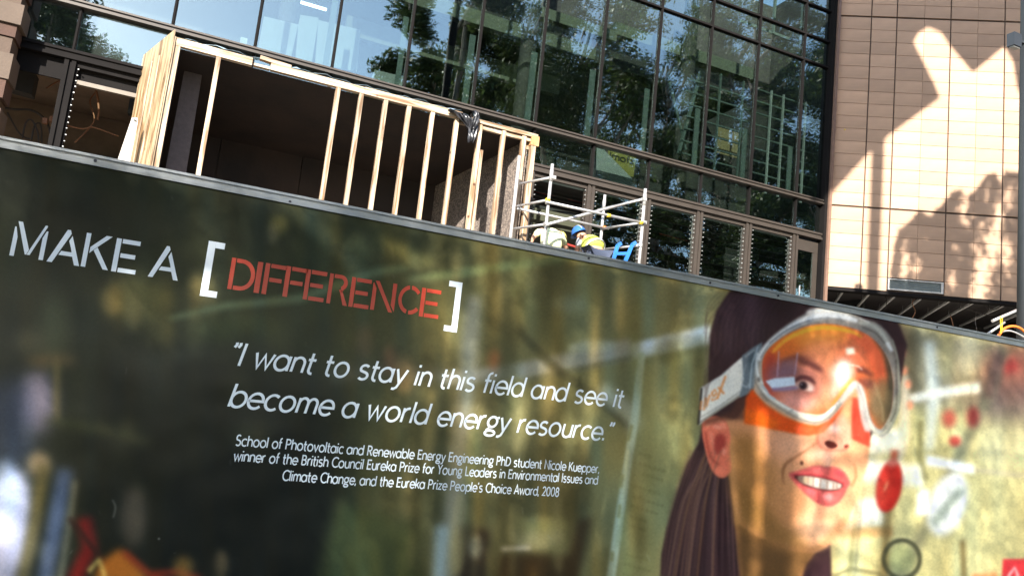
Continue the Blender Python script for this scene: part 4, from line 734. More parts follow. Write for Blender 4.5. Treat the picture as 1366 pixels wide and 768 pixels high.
# pale steel shelving seen behind the right hand panes
for k in range(9): z = ZA + .15 + k * .31; I('shelf_rail', (10.1 if k < 8 else 12, 14.40, z), (14.35 if z > 9 else 14.18, 14.44, z + .032), M['fin'])
for x in (11.0, 11.7, 12.6, 13.0, 13.75): I('shelf_post', (x, 14.34, ZA), (x + .035, 14.395, ZA + 2.7), M['white_trim'] if x > 12.5 else M['fin'])
for x in (12.75, 13.7): I('shelf_post', (x, 14.6, ZD + .1), (x + .06, 14.66, ZE + 1.5), M['white_trim'])
I('shelf_rail', (12.2, 15.28, ZD + .55), (14.0, 15.3, ZD + .62), M['white_trim']); I('board', (11.9, 15.5, ZA + 1.2), (12.7, 15.53, ZA + 1.9), mat('dull brown board', (.20, .16, .08), .8))
MB().beam(at(935, 95, 15.3), at(905, 205, 15.3), .07, .07).build('prop', M['fin'], fac); MB().beam(at(893, 110, 15.6), at(915, 200, 15.6), .05, .05).build('prop', M['fin'], fac)
# yellow board with hand lettering and a pale sheet
q = [at(x, y, 14.9) for x, y in ((812, 199), (849, 207), (845, 236), (806, 229))]
yb = MB().prism(q, (0, .02, 0)).build('yellow_board', M['sign_yellow'], fac)
o0, ex, ez = at(813, 211, 14.885), at(845, 219, 14.885) - at(813, 211, 14.885), at(814, 203, 14.885) - at(813, 211, 14.885); mb = MB(); cur = 0
for c in 'Imofz':
    gw, st = G_[c]
    for k, pl in enumerate(st): ribbon(mb, pl, .16, lambda u, v_, dz, cur=cur: tuple(o0 + ex * ((cur + u) / 2.9) + ez * v_ - np.array((0, .002 + dz, 0))), .0003 * k)
    cur += gw + .1
mb.build('hand_lettering', M['ink'], yb)
q = [at(x, y, 14.7) for x, y in ((796, 197), (806, 200), (845, 240), (840, 250), (795, 240))]; MB().prism(q, (0, .01, 0)).build('pale_sheet', M['white_trim'], fac)
# services hanging in the open bays
def cable(name, pts, r, m, parent=fac): MB().tube(smooth3(pts), r, 6).build(name, m, parent)
def smooth3(pts, n=5):
    p = [np.array(q, float) for q in pts]; out = []
    for i in range(len(p) - 1):
        a, b, c, d = p[max(i - 1, 0)], p[i], p[i + 1], p[min(i + 2, len(p) - 1)]
        for k in range(n): t = k / n; out.append(.5 * (2 * b + (c - a) * t + (2 * a - 5 * b + 4 * c - d) * t * t + (3 * b - a - 3 * c + d) * t ** 3))
    return out + [p[-1]]
A_ = lambda L, Y: [at(x, y, Y) for x, y in L]
for L, Y, r, mm in [([(62, 118), (80, 108), (98, 108), (128, 118), (120, 135), (126, 158), (118, 172), (100, 190)], 15.2, .012, 'copper'), ([(128, 118), (132, 145), (130, 160)], 15.0, .02, 'copper'), ([(85, 166), (110, 172), (125, 170), (158, 182)], 15.1, .014, 'copper'),
                    ([(0, 143), (20, 146), (42, 147), (60, 160), (70, 185)], 15.6, .02, 'cable'), ([(30, 185), (34, 165), (42, 160), (50, 175), (52, 192)], 15.2, .014, 'cable'), ([(42, 188), (46, 168), (54, 166), (56, 190)], 15.4, .014, 'cable'), ([(10, 150), (26, 178), (40, 186)], 15.5, .014, 'cable'),
                    ([(712, 256), (732, 259), (752, 262), (782, 274)], 15.3, .03, 'red_pipe'), ([(712, 266), (740, 262), (783, 268)], 15.8, .02, 'red_pipe'), ([(744, 322), (770, 330), (782, 331)], 15.0, .03, 'red_pipe'), ([(805, 285), (850, 296)], 15.3, .02, 'red_pipe'), ([(880, 312), (920, 322)], 15.3, .02, 'red_pipe')]:
    cable('cable' if mm != 'red_pipe' else 'pipe', A_(L, Y), r, M[mm])
q = A_([(12, 88), (48, 98), (42, 126), (6, 116)], 14.9); MB().prism(q, (0, .3, 0)).build('duct_box', M['slab'], fac)
q = A_([(174, 126), (190, 130), (186, 152), (170, 150)], 14.6); MB().prism(q, (0, .2, 0)).build('switch_box', M['interior_dark'], fac)
for (x, y) in [(56, 160), (66, 158)]: 
    a = at(x, y, 15.0); MB().box((a[0], 15.0, a[2] - .05), (a[0] + .08, 15.08, a[2] + .05)).build('junction_box', M['copper'], fac)
for zz_ in (5.4, 4.9): I('conduit_tray', (-5.8, 16.7, zz_), (-1.2, 16.9, zz_ + .04), M['cable'])

# ------------------------------------------------------------------ stone pier at the far left
pier = thing('brick_pier', 'stepped masonry pier of tan and red brown blocks at the far left', 'pier', (-3.9, 13.6, 3.3))
pm = [mat('tan masonry', (.08, .052, .036), .85, 0, .15, 4, .4, 30), mat('red brown masonry', (.07, .034, .022), .85, 0, .15, 4, .4, 30), mat('pale tan masonry', (.10, .07, .05), .85, 0, .1, 4, .4, 30)]
z = 3.3; k = 0; xr = at(22, 40, 13.5)[0]
hs = [.42, .27, .20, .34, .20, .40, .16, .30]
while z < 9.6:
    hgt = hs[k % 8]; dx = [.04, -.03, .0, .05, -.02, .02, -.04, .01][k % 8]
    MB().box((-5.2, 13.5 - dx, z), (xr + dx, 13.98, z + hgt - .012)).build('block', pm[k % 3], pier); z += hgt; k += 1
MB().box((-5.19, 13.56, 3.3), (xr - .06, 13.975, 9.6)).build('core', M['joint'], pier)
# ------------------------------------------------------------------ terracotta tiled wing over the dark undercroft
P0 = np.array([14.3, 14.0, 0.0]); DU = np.array([.8561, -.5168, 0.0]); NI = np.array([.5168, .8561, 0.0])      # along the wall, into the wall
def cw(u, z, d=0.0): return P0 + DU * u + NI * d + np.array([0, 0, z])
def cbox(mb, u0, u1, z0, z1, d0, d1): return mb.hexa([cw(u0, z0, d0), cw(u1, z0, d0), cw(u1, z0, d1), cw(u0, z0, d1), cw(u0, z1, d0), cw(u1, z1, d0), cw(u1, z1, d1), cw(u0, z1, d1)])
clad = thing('tiled_building', 'wing clad in terracotta tiles over a dark open undercroft', 'building', tuple(cw(3, 3.3)))
ZJ = [5.185, 7.245, 7.285, 12.365, 12.405]
cols = [(.03, .855), (.885, 1.485), (1.515, 2.167), (2.171, 2.795), (2.825, 3.457), (3.461, 4.085), (4.115, 4.757), (4.761, 5.40), (5.43, 6.1)]
tiles = {}
rows = [(5.185 + k * (2.06 / 6), 5.185 + (k + 1) * (2.06 / 6)) for k in range(6)] + [(7.285 + k * (5.08 / 15), 7.285 + (k + 1) * (5.08 / 15)) for k in range(15)] + [(12.405 + k * .339, 12.405 + (k + 1) * .339) for k in range(5)]
ang = math.atan2(DU[1], DU[0])
for (u0, u1) in cols:
    for (z0, z1) in rows:
        if z0 < 5.2 and 1.5 < u0 < 2.7: continue          # the vent sits here
        key = (round(u1 - u0, 3), round(z1 - z0, 3))
        if key not in tiles:      # face with a faint mid groove and eased edges
            wd, hg = key; hg -= .006; e = .003
            vs = [(e, 0, e), (wd - e, 0, e), (wd - e, 0, hg - e), (e, 0, hg - e), (0, .006, 0), (wd, .006, 0), (wd, .006, hg), (0, .006, hg), (0, .028, 0), (wd, .028, 0), (wd, .028, hg), (0, .028, hg)]
            me = bpy.data.meshes.new('tile'); me.from_pydata(vs, [], [(0, 1, 2, 3), (0, 4, 5, 1), (1, 5, 6, 2), (2, 6, 7, 3), (3, 7, 4, 0), (4, 8, 9, 5), (5, 9, 10, 6), (6, 10, 11, 7), (7, 11, 8, 4)]); me.materials.append(M['terracotta']); tiles[key] = me
        o = bpy.data.objects.new('tile', tiles[key]); COL.objects.link(o); o.parent = clad
        q = cw(u0, z0, rng.uniform(-.0015, .0015)) - np.array(wloc(clad)); o.location = q; o.rotation_euler = (0, 0, ang + rng.uniform(-.0015, .0015))
cbox(MB(), 0.0, 12, 5.186, 14.1, .034, .3).build('backing_wall', M['joint'], clad)
cbox(MB(), 6.13, 12, 5.19, 14.1, 0, .033).build('far_cladding', M['terracotta'], clad)
cbox(MB(), 0.0, 12, 14.11, 16.5, 0, .3).build('parapet', M['terracotta'], clad)
cbox(MB(), .0, 12, 5.10, 5.178, .0, .3).build('bottom_trim', M['frame_dark'], clad)
vt = cbox(cbox(cbox(cbox(MB(), 1.51, 2.79, 5.475, 5.50, -.03, .03), 1.51, 2.79, 5.22, 5.25, -.03, .03), 1.51, 1.54, 5.252, 5.473, -.03, .03), 2.74, 2.79, 5.252, 5.473, -.03, .03).build('vent', M['galv'], clad)
for k in range(4): cbox(MB(), 1.543, 2.737, 5.256 + k * .054, 5.302 + k * .054, -.004 + .004 * k, .012 + .004 * k).build('vent_blade', M['vent'], vt)
# undercroft: soffit, furring channels, dark wall and columns
cbox(MB(), -1.5, 12, 5.34, 5.5, .31, 6).build('soffit', M['soffit'], clad); cbox(MB(), -.2, 12, 3.0, 5.335, 5.6, 5.8).build('undercroft_wall', M['soffit'], clad)
cbox(MB(), -1.5, 12, 2.7, 3.0, -.2, 6).build('undercroft_floor', M['concrete'], clad)
gx_ = [1090, 1127, 1163, 1198, 1234, 1273, 1305, 1347, 1388, 1430]
for k, x in enumerate(gx_):
    q = on_plane(x, 384 + (x - 1098) * .071, P0, NI); a = q + NI * .02; a[2] = 5.155; b_ = a + np.array([.66, .75, 0]) * 4.6
    MB().beam(a, b_, .05, .05, (0, 0, 1)).build('soffit_channel', M['channel'], clad)
    for t in (.5, 1.6, 2.9): 
        c = a + np.array([.66, .75, 0]) * t; MB().tube([c, (c[0], c[1], 5.34)], .006, 5).build('hanger', M['galv'], clad)
for u in (2.4, 6.5): 
    q = cw(u, 3.0, 4.2); MB().tube([q, (q[0], q[1], 5.33)], .16, 12).build('column', M['soffit'], clad)
for L, dd in [([(1180, 392), (1183, 402), (1181, 412)], .8), ([(1222, 396), (1217, 404), (1221, 415), (1217, 424)], .7), ([(1312, 404), (1318, 414), (1308, 421), (1301, 425), (1303, 440)], .5), ([(1290, 412), (1320, 420), (1345, 412)], .6), ([(1268, 420), (1272, 436)], .7), ([(1318, 408), (1326, 413), (1336, 408)], .5)]:
    MB().tube(smooth3([on_plane(x, y, P0 + NI * dd, NI) for x, y in L]), .010, 6).build('hanging_cable', M['copper'] if dd == .7 else M['cable'], clad)
q = on_plane(1113.5, 17.5, P0 + NI * -.02, NI); MB().ball(q, .035, 8, 6).build('marker', M['hose'], clad)
q = on_plane(1127, 173, P0 + NI * -.015, NI); MB().ball(q, .018, 8, 6).build('marker', M['yellow'], clad)

# ------------------------------------------------------------------ pole at the right edge with a small lamp housing
PY = 7.2
a, b_ = at(1370, 0, PY), at(1362, 445, PY); cx = (a[0] + b_[0]) / 2 + .015
pole = thing('lamp_post', 'tall dark grey steel post with a small grey box at the right edge', 'post', (cx, PY, 0))
MB().tube([(cx + .045, PY, -.1), (cx + .045, PY, 9.5)], .105, 20).build('pole', M['pole'], pole)
a = at(1348.3, 44, PY); a2 = at(1357, 65, PY)
MB().box((a[0], PY - .06, a2[2]), (a2[0] + .012, PY + .06, a[2])).build('housing', M['lampbox'], pole); MB().box((a[0] + .02, PY - .04, a2[2] - .018), (a2[0], PY + .04, a2[2] - .001)).build('diffuser', M['clip'], pole)
MB().box((a2[0] - .01, PY - .02, a[2] - .09), (cx, PY + .02, a[2] - .05)).build('bracket', M['lampbox'], pole)

hs_ = thing('orange_conduit', 'bright orange flexible conduit looping up behind the hoarding beside the grey post', 'conduit', tuple(at(1345, 450, 5.2)))
MB().tube(smooth3([at(x, y, 5.2) for x, y in ((1322, 520), (1328, 462), (1332, 448), (1340, 438), (1352, 435), (1364, 440), (1376, 456), (1384, 490))]), .014, 10).build('conduit_tube', M['hose'], hs_)
tg = thing('yellow_tape_tie', 'short strip of yellow tape hanging over the orange conduit', 'tape', tuple(at(1335, 430, 5.17)))
MB().beam(at(1334.5, 421.5, 5.165), at(1335.5, 444, 5.165), .012, .004).build('strip', M['yellow'], tg); MB().beam(at(1337.2, 423, 5.16), at(1336.8, 440, 5.16), .006, .003).build('strip', M['yellow'], tg)
pc = thing('pale_conduit', 'thin grey conduit lying just under the orange one', 'conduit', tuple(at(1350, 450, 5.5)))
MB().tube(smooth3([at(x, y, 5.5) for x, y in ((1318, 470), (1332, 446), (1346, 441), (1362, 447), (1376, 456))]), .010, 8).build('conduit_tube', M['galv'], pc)
tube_ = thing('loose_steel_tube', 'loose bright steel tube sloping up to the grey post just above the hoarding', 'tube', tuple(at(1330, 430, 9)))
MB().tube([at(1324, 428, 9.0), at(1356, 414, 9.0)], .028, 10).build('tube', M['galv'], tube_); MB().tube([at(1318, 445, 8.6), at(1340, 430, 9.0)], .02, 10).build('tube_stub', M['galv'], tube_)
# ------------------------------------------------------------------ timber framed enclosure in front of the glass
BY = 12.6; ZG = 3.3
box_ = thing('timber_enclosure', 'enclosure of raw pine studs lined with dark brown boards', 'enclosure', (2.2, BY, ZG))
TZ = 6.47
sd = (-.25, 1.0)     # its end walls run back a little to the left
def stud(x, w_=.085, dp=.09, top=TZ, m='timber', y=BY, lean=0): return MB().hexa([(x - w_ / 2, y, ZG), (x + w_ / 2, y, ZG), (x + w_ / 2, y + dp, ZG), (x - w_ / 2, y + dp, ZG), (x - w_ / 2 + lean, y, top), (x + w_ / 2 + lean, y, top), (x + w_ / 2 + lean, y + dp, top), (x - w_ / 2 + lean, y + dp, top)]).build('stud', M[m], box_)
for x in (-.17, 1.75, 2.16, 2.58, 3.01, 3.45, 3.91, 4.37, 4.85, 5.27): stud(x, .075 + rng.uniform(-.006, .006), lean=rng.uniform(-.012, .012))
stud(4.455, .05, .09, 6.0); stud(-.80, .125); stud(5.47, .10, .10, 6.40)
def plank(x0, x1, z0, z1, y0=BY - .006, y1=BY + .095, tz=0, name='top_plate'): MB().hexa([(x0, y0, z0), (x1, y0, z0 + tz), (x1, y1, z0 + tz), (x0, y1, z0), (x0, y0, z1), (x1, y0, z1 + tz), (x1, y1, z1 + tz), (x0, y1, z1)]).build(name, M['timber_x'], box_)
plank(-.86, .34, 6.475, 6.60, tz=-.01); plank(.37, .62, 6.475, 6.515); plank(.63, 2.2, 6.475, 6.59); plank(2.203, 4.0, 6.475, 6.60, tz=.005); plank(4.003, 5.54, 6.49, 6.56); plank(3.9, 5.5, 6.40, 6.455, BY + .03, BY + .10, name='rail'); plank(.45, .95, 6.62, 6.68, BY + .02, BY + .12, -.03, 'offcut')
for (x, z0) in ((5.5, 6.33),): MB().box((x - .09, BY - .012, z0), (x + .07, BY + .11, z0 + .19)).build('corner_block', mat('knotty brown pine', (.40, .22, .09), .7, 0, .3, 10), box_)
MB().beam((5.40, BY + .1, 6.3), (5.38, BY + 1.0, 6.35), .07, .07, (0, 0, 1)).build('rail', M['timber'], box_)
def wallpt(x, t, z): return (x + sd[0] * t, BY + t, z)
# linings
MB().hexa([wallpt(-.72, .1, ZG), wallpt(-.70, .1, ZG), wallpt(-.70, 3.2, ZG), wallpt(-.72, 3.2, ZG), wallpt(-.72, .1, TZ), wallpt(-.70, .1, TZ), wallpt(-.70, 3.2, TZ), wallpt(-.72, 3.2, TZ)]).build('end_lining', M['form'], box_)
MB().hexa([wallpt(5.40, .12, ZG), wallpt(5.43, .12, ZG), wallpt(5.43, 3.2, ZG), wallpt(5.40, 3.2, ZG), wallpt(5.40, .12, TZ - .02), wallpt(5.43, .12, TZ - .02), wallpt(5.43, 3.2, TZ - .4), wallpt(5.40, 3.2, TZ - .4)]).build('end_lining', M['rough'], box_)
for k in range(4):
    x0 = -1.5 + k * 1.6; MB().box((x0 + .006, BY + 3.2, ZG), (x0 + 1.594, BY + 3.23 + .004 * (k % 2), TZ)).build('back_sheet', M['form'], box_)
MB().hexa([(-.75, BY + .1, TZ - .02), (5.4, BY + .1, TZ - .02), (4.6, BY + 3.2, TZ - .42), (-1.5, BY + 3.2, TZ - .42), (-.75, BY + .1, TZ), (5.4, BY + .1, TZ), (4.6, BY + 3.2, TZ - .38), (-1.5, BY + 3.2, TZ - .38)]).build('ceiling_sheet', M['form'], box_)
q = [at(x, y, BY + .75) for x, y in ((249, 78), (272, 85), (247, 238), (219, 234))]; q[2] = q[2] + (q[2] - q[1]) * .5; q[3] = q[3] + (q[3] - q[0]) * .5
MB().prism(q, (0, .05, 0)).build('insulation_board', M['form_grey'], box_)
a, b_ = at(262, 80, BY + .9), at(280, 84, BY + .9); 
# splayed plywood wing, two sheets with a bright edge
wing = [(-.84, BY - .03, 6.74), (-1.27, 14.15, 6.74)]
def wq(x0, y0, x1, y1, zt0, zt1, th, name, m): MB().hexa([(x0, y0, ZG), (x1, y1, ZG), (x1 + th, y1 + .01, ZG), (x0 + th, y0, ZG), (x0, y0, zt0), (x1, y1, zt1), (x1 + th, y1 + .01, zt1), (x0 + th, y0, zt0)]).build(name, m, box_)
wq(-.86, BY - .04, -1.36, 14.02, 6.70, 6.70, .018, 'ply_sheet', M['ply']); wq(-.835, BY - .03, -1.30, 13.95, 6.60, 6.50, .016, 'ply_sheet', M['ply'])
for t in (.35, .62): wq(-.883 - .5 * t * .9, BY - .04 + 1.45 * t * .9, -.883 - .5 * t * .9 - .02, BY - .04 + 1.45 * t * .9 + .05, 6.4, 6.4, .016, 'batten', M['timber'])  # battens added for the shadow streaks they give the sheet
fl = thing('metal_flashing', 'torn silver blue flashing strip curling along the top of the timber enclosure', 'flashing', (1, 13.2, 6.6))
vs = []; fs = []; n = 40
for i in range(n + 1):
    x = -.7 + i * .118; wob = .05 * math.sin(i * 1.1) + rng.uniform(-.03, .03)
    vs += [(x, 12.75 + .03 * math.sin(i * .9), 6.68 + .02 * math.sin(i * 2.1)), (x, 13.1 + wob, 6.78 + .035 * math.sin(i * 1.3 + 1)), (x, 13.6 + wob, 6.93 + .03 * math.sin(i * .8))]
for i in range(n): a = i * 3; fs += [(a, a + 3, a + 4, a + 1), (a + 1, a + 4, a + 5, a + 2)]
o = MB().add(vs, fs, True).build('strip', M['flash'], fl); sm_ = o.modifiers.new('thickness', 'SOLIDIFY'); sm_.thickness = .004
# black plastic hanging over the plate
bp_ = thing('black_plastic_sheet', 'crumpled black plastic sheet hanging over the top plate of the timber enclosure', 'plastic sheet', tuple(at(628, 165, 12.5)))
def cloth(path, wid, seed, name):
    r_ = random.Random(seed); vs, fs = [], []; m_ = 9
    for i, (x, y) in enumerate(path):
        c = at(x, y, 12.52); wd = wid[i]
        for k in range(m_): t = k / (m_ - 1) - .5; vs.append((c[0] + t * wd, c[1] - .05 * math.sin(k * 2.1 + i * .7) + r_.uniform(-.03, .03), c[2] + r_.uniform(-.018, .018) - abs(t) * .05))
    for i in range(len(path) - 1):
        for k in range(m_ - 1): a = i * m_ + k; fs.append((a, a + 1, a + m_ + 1, a + m_))
    o = MB().add(vs, fs, True).build(name, M['sheet'], bp_); s2 = o.modifiers.new('thickness', 'SOLIDIFY'); s2.thickness = .006; return o
cloth([(600, 146), (612, 150), (622, 156), (628, 164), (630, 172), (629, 182), (628, 189)], [.08, .22, .36, .30, .16, .13, .09], 3, 'sheet')
cloth([(634, 148), (636, 154), (634, 162), (630, 172)], [.10, .12, .16, .08], 5, 'sheet'); cloth([(618, 152), (624, 160), (627, 170)], [.2, .2, .1], 8, 'sheet')
of = thing('pale_board', 'short pale board with a hand slot leaning against the outside of the plywood wing', 'board', tuple(at(170, 215, 13.2)))
q = [at(x, y, 13.0) for x, y in ((156, 216), (176, 157), (183, 157), (184, 162), (173, 218))]; b0 = q[0] + (q[0] - q[1]) * .8; b1 = q[4] + (q[4] - q[3]) * .8
MB().prism([b0, q[1], q[2], q[3], b1], (0.0, .03, 0)).build('board', mat('pale sunlit board', (.55, .50, .44), .7, 0, .08, 3), of)  # pale bare timber
MB().beam(at(178.5, 160, 12.985), at(182, 161, 12.985), .02, .01).build('slot', M['ink'], of)

# ------------------------------------------------------------------ scaffold tower
sc = thing('scaffold_tower', 'low scaffold tower of galvanised tubes with yellow taped joints around the two workers', 'scaffold', (6.3, 11.6, ZG))
YF, YB_ = 11.0, 12.15
G = M['galv']
def rod(name, a, b, r, m=G): return MB().tube([a, b], r, 12).build(name, m, sc)
def vert(px, py, Y, bot=ZG): p = at(px, py, Y); rod('standard', (p[0], Y, bot), tuple(p), .027); rod('spigot', (p[0], Y, p[2] - .30), (p[0], Y, p[2] - .10), .032); return p[0]
xA = vert(737, 219, YF); xD = vert(861, 252, YF); xC = vert(807, 260, YB_); xB = at(694, 200, YB_)[0]; rod('standard', (xB, YB_, ZG), (xB, YB_, 5.9), .032)
def railx(p, q, Y0, Y1, r=.021, name='ledger'): rod(name, at(p[0], p[1], Y0), at(q[0], q[1], Y1), r)
railx((728, 269), (861, 298), YF - .05, YF - .05, .024); railx((690, 278), (812, 305), YB_ - .05, YB_ - .05, .024)
railx((857, 297), (803, 305), YF, YB_ - .04); railx((730, 267), (690, 275), YF, YB_ - .04); railx((738, 236.5), (694, 245), YF, YB_ - .04)
railx((729, 299), (686, 305), YF, YB_ - .04); railx((852, 327.5), (802, 333), YF, YB_ - .04); railx((728, 300), (859, 265), YF - .09, YB_ - .4, .025, 'brace'); railx((797, 280), (858, 266), YB_ - .1, YF + .2, .018, 'brace')
for (x, y, Y) in [(731, 270, YF), (859, 297, YF), (805, 304, YB_), (728, 299, YF), (859, 266, YF), (738, 237, YF), (853, 327, YF)]:
    c = at(x, y, Y); MB().box((c[0] - .034, c[1] - .04, c[2] - .028), (c[0] + .034, c[1] + .034, c[2] + .028)).build('coupler', G, sc)
for (x, y, Y) in [(730.5, 267, YF - .05), (812, 287.5, YF - .05), (855, 297, YF - .05), (806, 303.5, YB_ - .06)]:
    c = at(x, y, Y); d = (at(861, 298, YF) - at(728, 269, YF)); d /= np.linalg.norm(d); MB().tube([c - d * .03, c + d * .03], .033, 12).build('tape', M['yellow'] if y < 300 else M['hose'], sc)
MB().box((5.0, 10.9, ZG + .02), (7.3, 12.2, ZG + .06)).build('deck_board', M['timber_x'], sc)
# blue ladder top
ld = thing('ladder', 'blue step ladder with its two rail tops showing beside the scaffold', 'ladder', (7.3, 10.8, ZG))
def rail_(p, q, Y):
    a, b = at(p[0], p[1], Y), at(q[0], q[1], Y - .12); t = (a[2] - ZG) / (a[2] - b[2]); c = a + (b - a) * t
    MB().beam(a, c, .062, .03, (0, 1, 0)).build('rail', M['blue'], ld); e = at(p[0] + 5, p[1] - 3.5, Y + .06); MB().beam(a + (a - b) * .02, e, .062, .032, (0, 1, 0)).build('rail_cap', M['blue'], ld); return a, c
r1 = rail_((823.5, 328), (817.5, 349), 11.0); r2 = rail_((843, 327), (833, 351), 11.0)
for t in (.15, .42, .7, .95): MB().beam(r1[0] + (r1[1] - r1[0]) * t, r2[0] + (r2[1] - r2[0]) * t, .05, .05, (0, 0, 1)).build('rung', M['blue'], ld)

# ------------------------------------------------------------------ two workers bending over
def skin_obj(name, nodes, edges, m, parent, root=0, sub=2):
    me = bpy.data.meshes.new(name); o3 = wloc(parent); keys = list(nodes)
    me.from_pydata([tuple(np.array(nodes[k][0]) - np.array(o3)) for k in keys], [(keys.index(a), keys.index(b)) for a, b in edges], []); me.materials.append(m)
    o = bpy.data.objects.new(name, me); COL.objects.link(o); o.parent = parent
    md = o.modifiers.new('skin', 'SKIN'); md.use_smooth_shade = True; me.skin_vertices or None
    lay = me.skin_vertices[0] if me.skin_vertices else None
    if lay is None:
        bpy.context.view_layer.objects.active = o; bpy.ops.mesh.customdata_skin_add(); lay = me.skin_vertices[0]
    for i, k in enumerate(keys):
        r = nodes[k][1]; lay.data[i].radius = (r, r) if not hasattr(r, '__len__') else r; lay.data[i].use_root = (i == root)
    s2 = o.modifiers.new('subdivision', 'SUBSURF'); s2.levels = sub; s2.render_levels = sub; return o
def worker(label, hip, sho, head, handL, handR, base, vest, hat, group):
    V = lambda *a: np.array(a, float)
    w_ = thing('person', label, 'person', (base[0], base[1], ZG), group)
    fwd = sho - hip; fh = V(fwd[0], fwd[1], 0); fh /= np.linalg.norm(fh) + 1e-9; right = V(fh[1], -fh[0], 0)
    hip = np.array(hip); ch = hip + (sho - hip) * .72; sL, sR = sho - right * .17, sho + right * .17; hL, hR = hip - right * .10, hip + right * .10
    N = {'hip': (hip, .15), 'waist': (hip + (sho - hip) * .35, .13), 'chest': (ch, .15), 'neck': (sho + (head - sho) * .35, .06), 'head': (head - (head - sho) * .15, .095), 'crown': (head + (head - sho) * .12, .085)}
    Ed = [('hip', 'waist'), ('waist', 'chest'), ('chest', 'neck'), ('neck', 'head'), ('head', 'crown')]
    for s_, hh, ss, hd, sg in (('L', hL, sL, handL, -1), ('R', hR, sR, handR, 1)):
        kn = V(hh[0] + fh[0] * .12 + right[0] * .04 * sg, hh[1] + fh[1] * .12, (hh[2] + ZG) / 2 + .05); an = V(hh[0] + right[0] * .04 * sg, hh[1], ZG + .09)
        N['th' + s_] = (hh - V(0, 0, .08), .085); N['kn' + s_] = (kn, .058); N['an' + s_] = (an, .042); N['to' + s_] = (an + fh * .16 - V(0, 0, .04), .038)
        Ed += [('hip', 'th' + s_), ('th' + s_, 'kn' + s_), ('kn' + s_, 'an' + s_), ('an' + s_, 'to' + s_)]
        el = (ss + hd) / 2 + right * .05 * sg - fh * .04; di = hd - el; di /= np.linalg.norm(di)
        N['sh' + s_] = (ss, .062); N['el' + s_] = (el, .044); N['wr' + s_] = (hd - di * .08, .028); N['pa' + s_] = (hd, (.036, .018))
        Ed += [('chest', 'sh' + s_), ('sh' + s_, 'el' + s_), ('el' + s_, 'wr' + s_), ('wr' + s_, 'pa' + s_)]
        sidev = np.cross(di, V(0, 0, 1)); sidev /= np.linalg.norm(sidev) + 1e-9
        for k, (off, ln) in enumerate([(-.030, .060), (-.010, .075), (.010, .072), (.030, .055)]):
            b1 = hd + sidev * off + di * .035; N[f'f{k}{s_}'] = (b1, .009); N[f'g{k}{s_}'] = (b1 + di * ln * .55 - V(0, 0, .006), .008); N[f'h{k}{s_}'] = (b1 + di * ln - V(0, 0, .022), .007)
            Ed += [('pa' + s_, f'f{k}{s_}'), (f'f{k}{s_}', f'g{k}{s_}'), (f'g{k}{s_}', f'h{k}{s_}')]
        b1 = hd - di * .02 + sidev * -.04 * sg; N['t' + s_] = (b1, .011); N['u' + s_] = (b1 + di * .04 - sidev * .02 * sg, .009); Ed += [('pa' + s_, 't' + s_), ('t' + s_, 'u' + s_)]
    skin_obj('body', N, Ed, M['skin'], w_)
    sub = lambda ks, g: {k: (N[k][0], (np.array(N[k][1]) + g) if not hasattr(N[k][1], '__len__') else N[k][1]) for k in ks}
    nd = sub(['hip', 'waist', 'chest', 'shL', 'shR'], .028); nd['chest'] = (ch, .205); nd['waist'] = (N['waist'][0], .20); nd['hip'] = (hip + (sho - hip) * .06, .19)
    nd['shL'] = (sL * .8 + sho * .2, .085); nd['shR'] = (sR * .8 + sho * .2, .085)
    skin_obj('vest', nd, [('hip', 'waist'), ('waist', 'chest'), ('chest', 'shL'), ('chest', 'shR')], vest, w_)
    nd = sub(['hip', 'thL', 'thR', 'knL', 'knR', 'anL', 'anR'], .016); nd['hip'] = (hip - (sho - hip) * .06, .175)
    skin_obj('trousers', nd, [('hip', 'thL'), ('hip', 'thR'), ('thL', 'knL'), ('thR', 'knR'), ('knL', 'anL'), ('knR', 'anR')], M['trousers'], w_)
    for s_ in 'LR': skin_obj('boot', {'a': (N['an' + s_][0], .056), 'b': (N['an' + s_][0] + fh * .02 - V(0, 0, .04), .055), 'c': (N['to' + s_][0] + fh * .04, .045)}, [('a', 'b'), ('b', 'c')], M['boot'], w_)
    for s_, ss, hd in (('L', sL, handL), ('R', sR, handR)): skin_obj('sleeve', {'a': (ss, .075), 'b': ((ss + N['el' + s_][0]) / 2, .062), 'c': (N['el' + s_][0] * .85 + ss * .15, .055)}, [('a', 'b'), ('b', 'c')], M['shirt'] if hat else vest, w_)
    hd_ = N['crown'][0]; up = (head - sho); up /= np.linalg.norm(up); up = up * .5 + V(0, 0, .8); up /= np.linalg.norm(up)
    skin_obj('hair', {'a': (head - up * .0, .100), 'b': (head + up * .04, .098)}, [('a', 'b')], M['hair'], w_)
    if True:      # helmet: half shell with brim and ridge
        hb = MB(); t1 = fh - up * (fh @ up); t1 /= np.linalg.norm(t1); t2 = np.cross(up, t1); c0 = head + up * .03; n_, m_ = 20, 7; vs, fs = [], []
        for i in range(m_ + 1):
            a = math.pi / 2 * i / m_
            for k in range(n_): b = 2 * math.pi * k / n_; rr = math.sin(a); vs.append(c0 + up * (.135 * math.cos(a)) + t1 * (rr * .142 * math.cos(b)) + t2 * (rr * .118 * math.sin(b)))
        for k in range(n_): b = 2 * math.pi * k / n_; e = .018 + .045 * max(0, math.cos(b)); vs.append(c0 - up * .012 + t1 * ((.142 + e) * math.cos(b)) + t2 * ((.118 + .015) * math.sin(b)))
        for i in range(m_ + 1):
            for k in range(n_): fs.append((i * n_ + k, (i + 1) * n_ + k, (i + 1) * n_ + (k + 1) % n_, i * n_ + (k + 1) % n_))
        hb.add(vs, fs, True); hm = M['helmet'] if hat else mat('faded yellow helmet', (.45, .38, .12), .4)
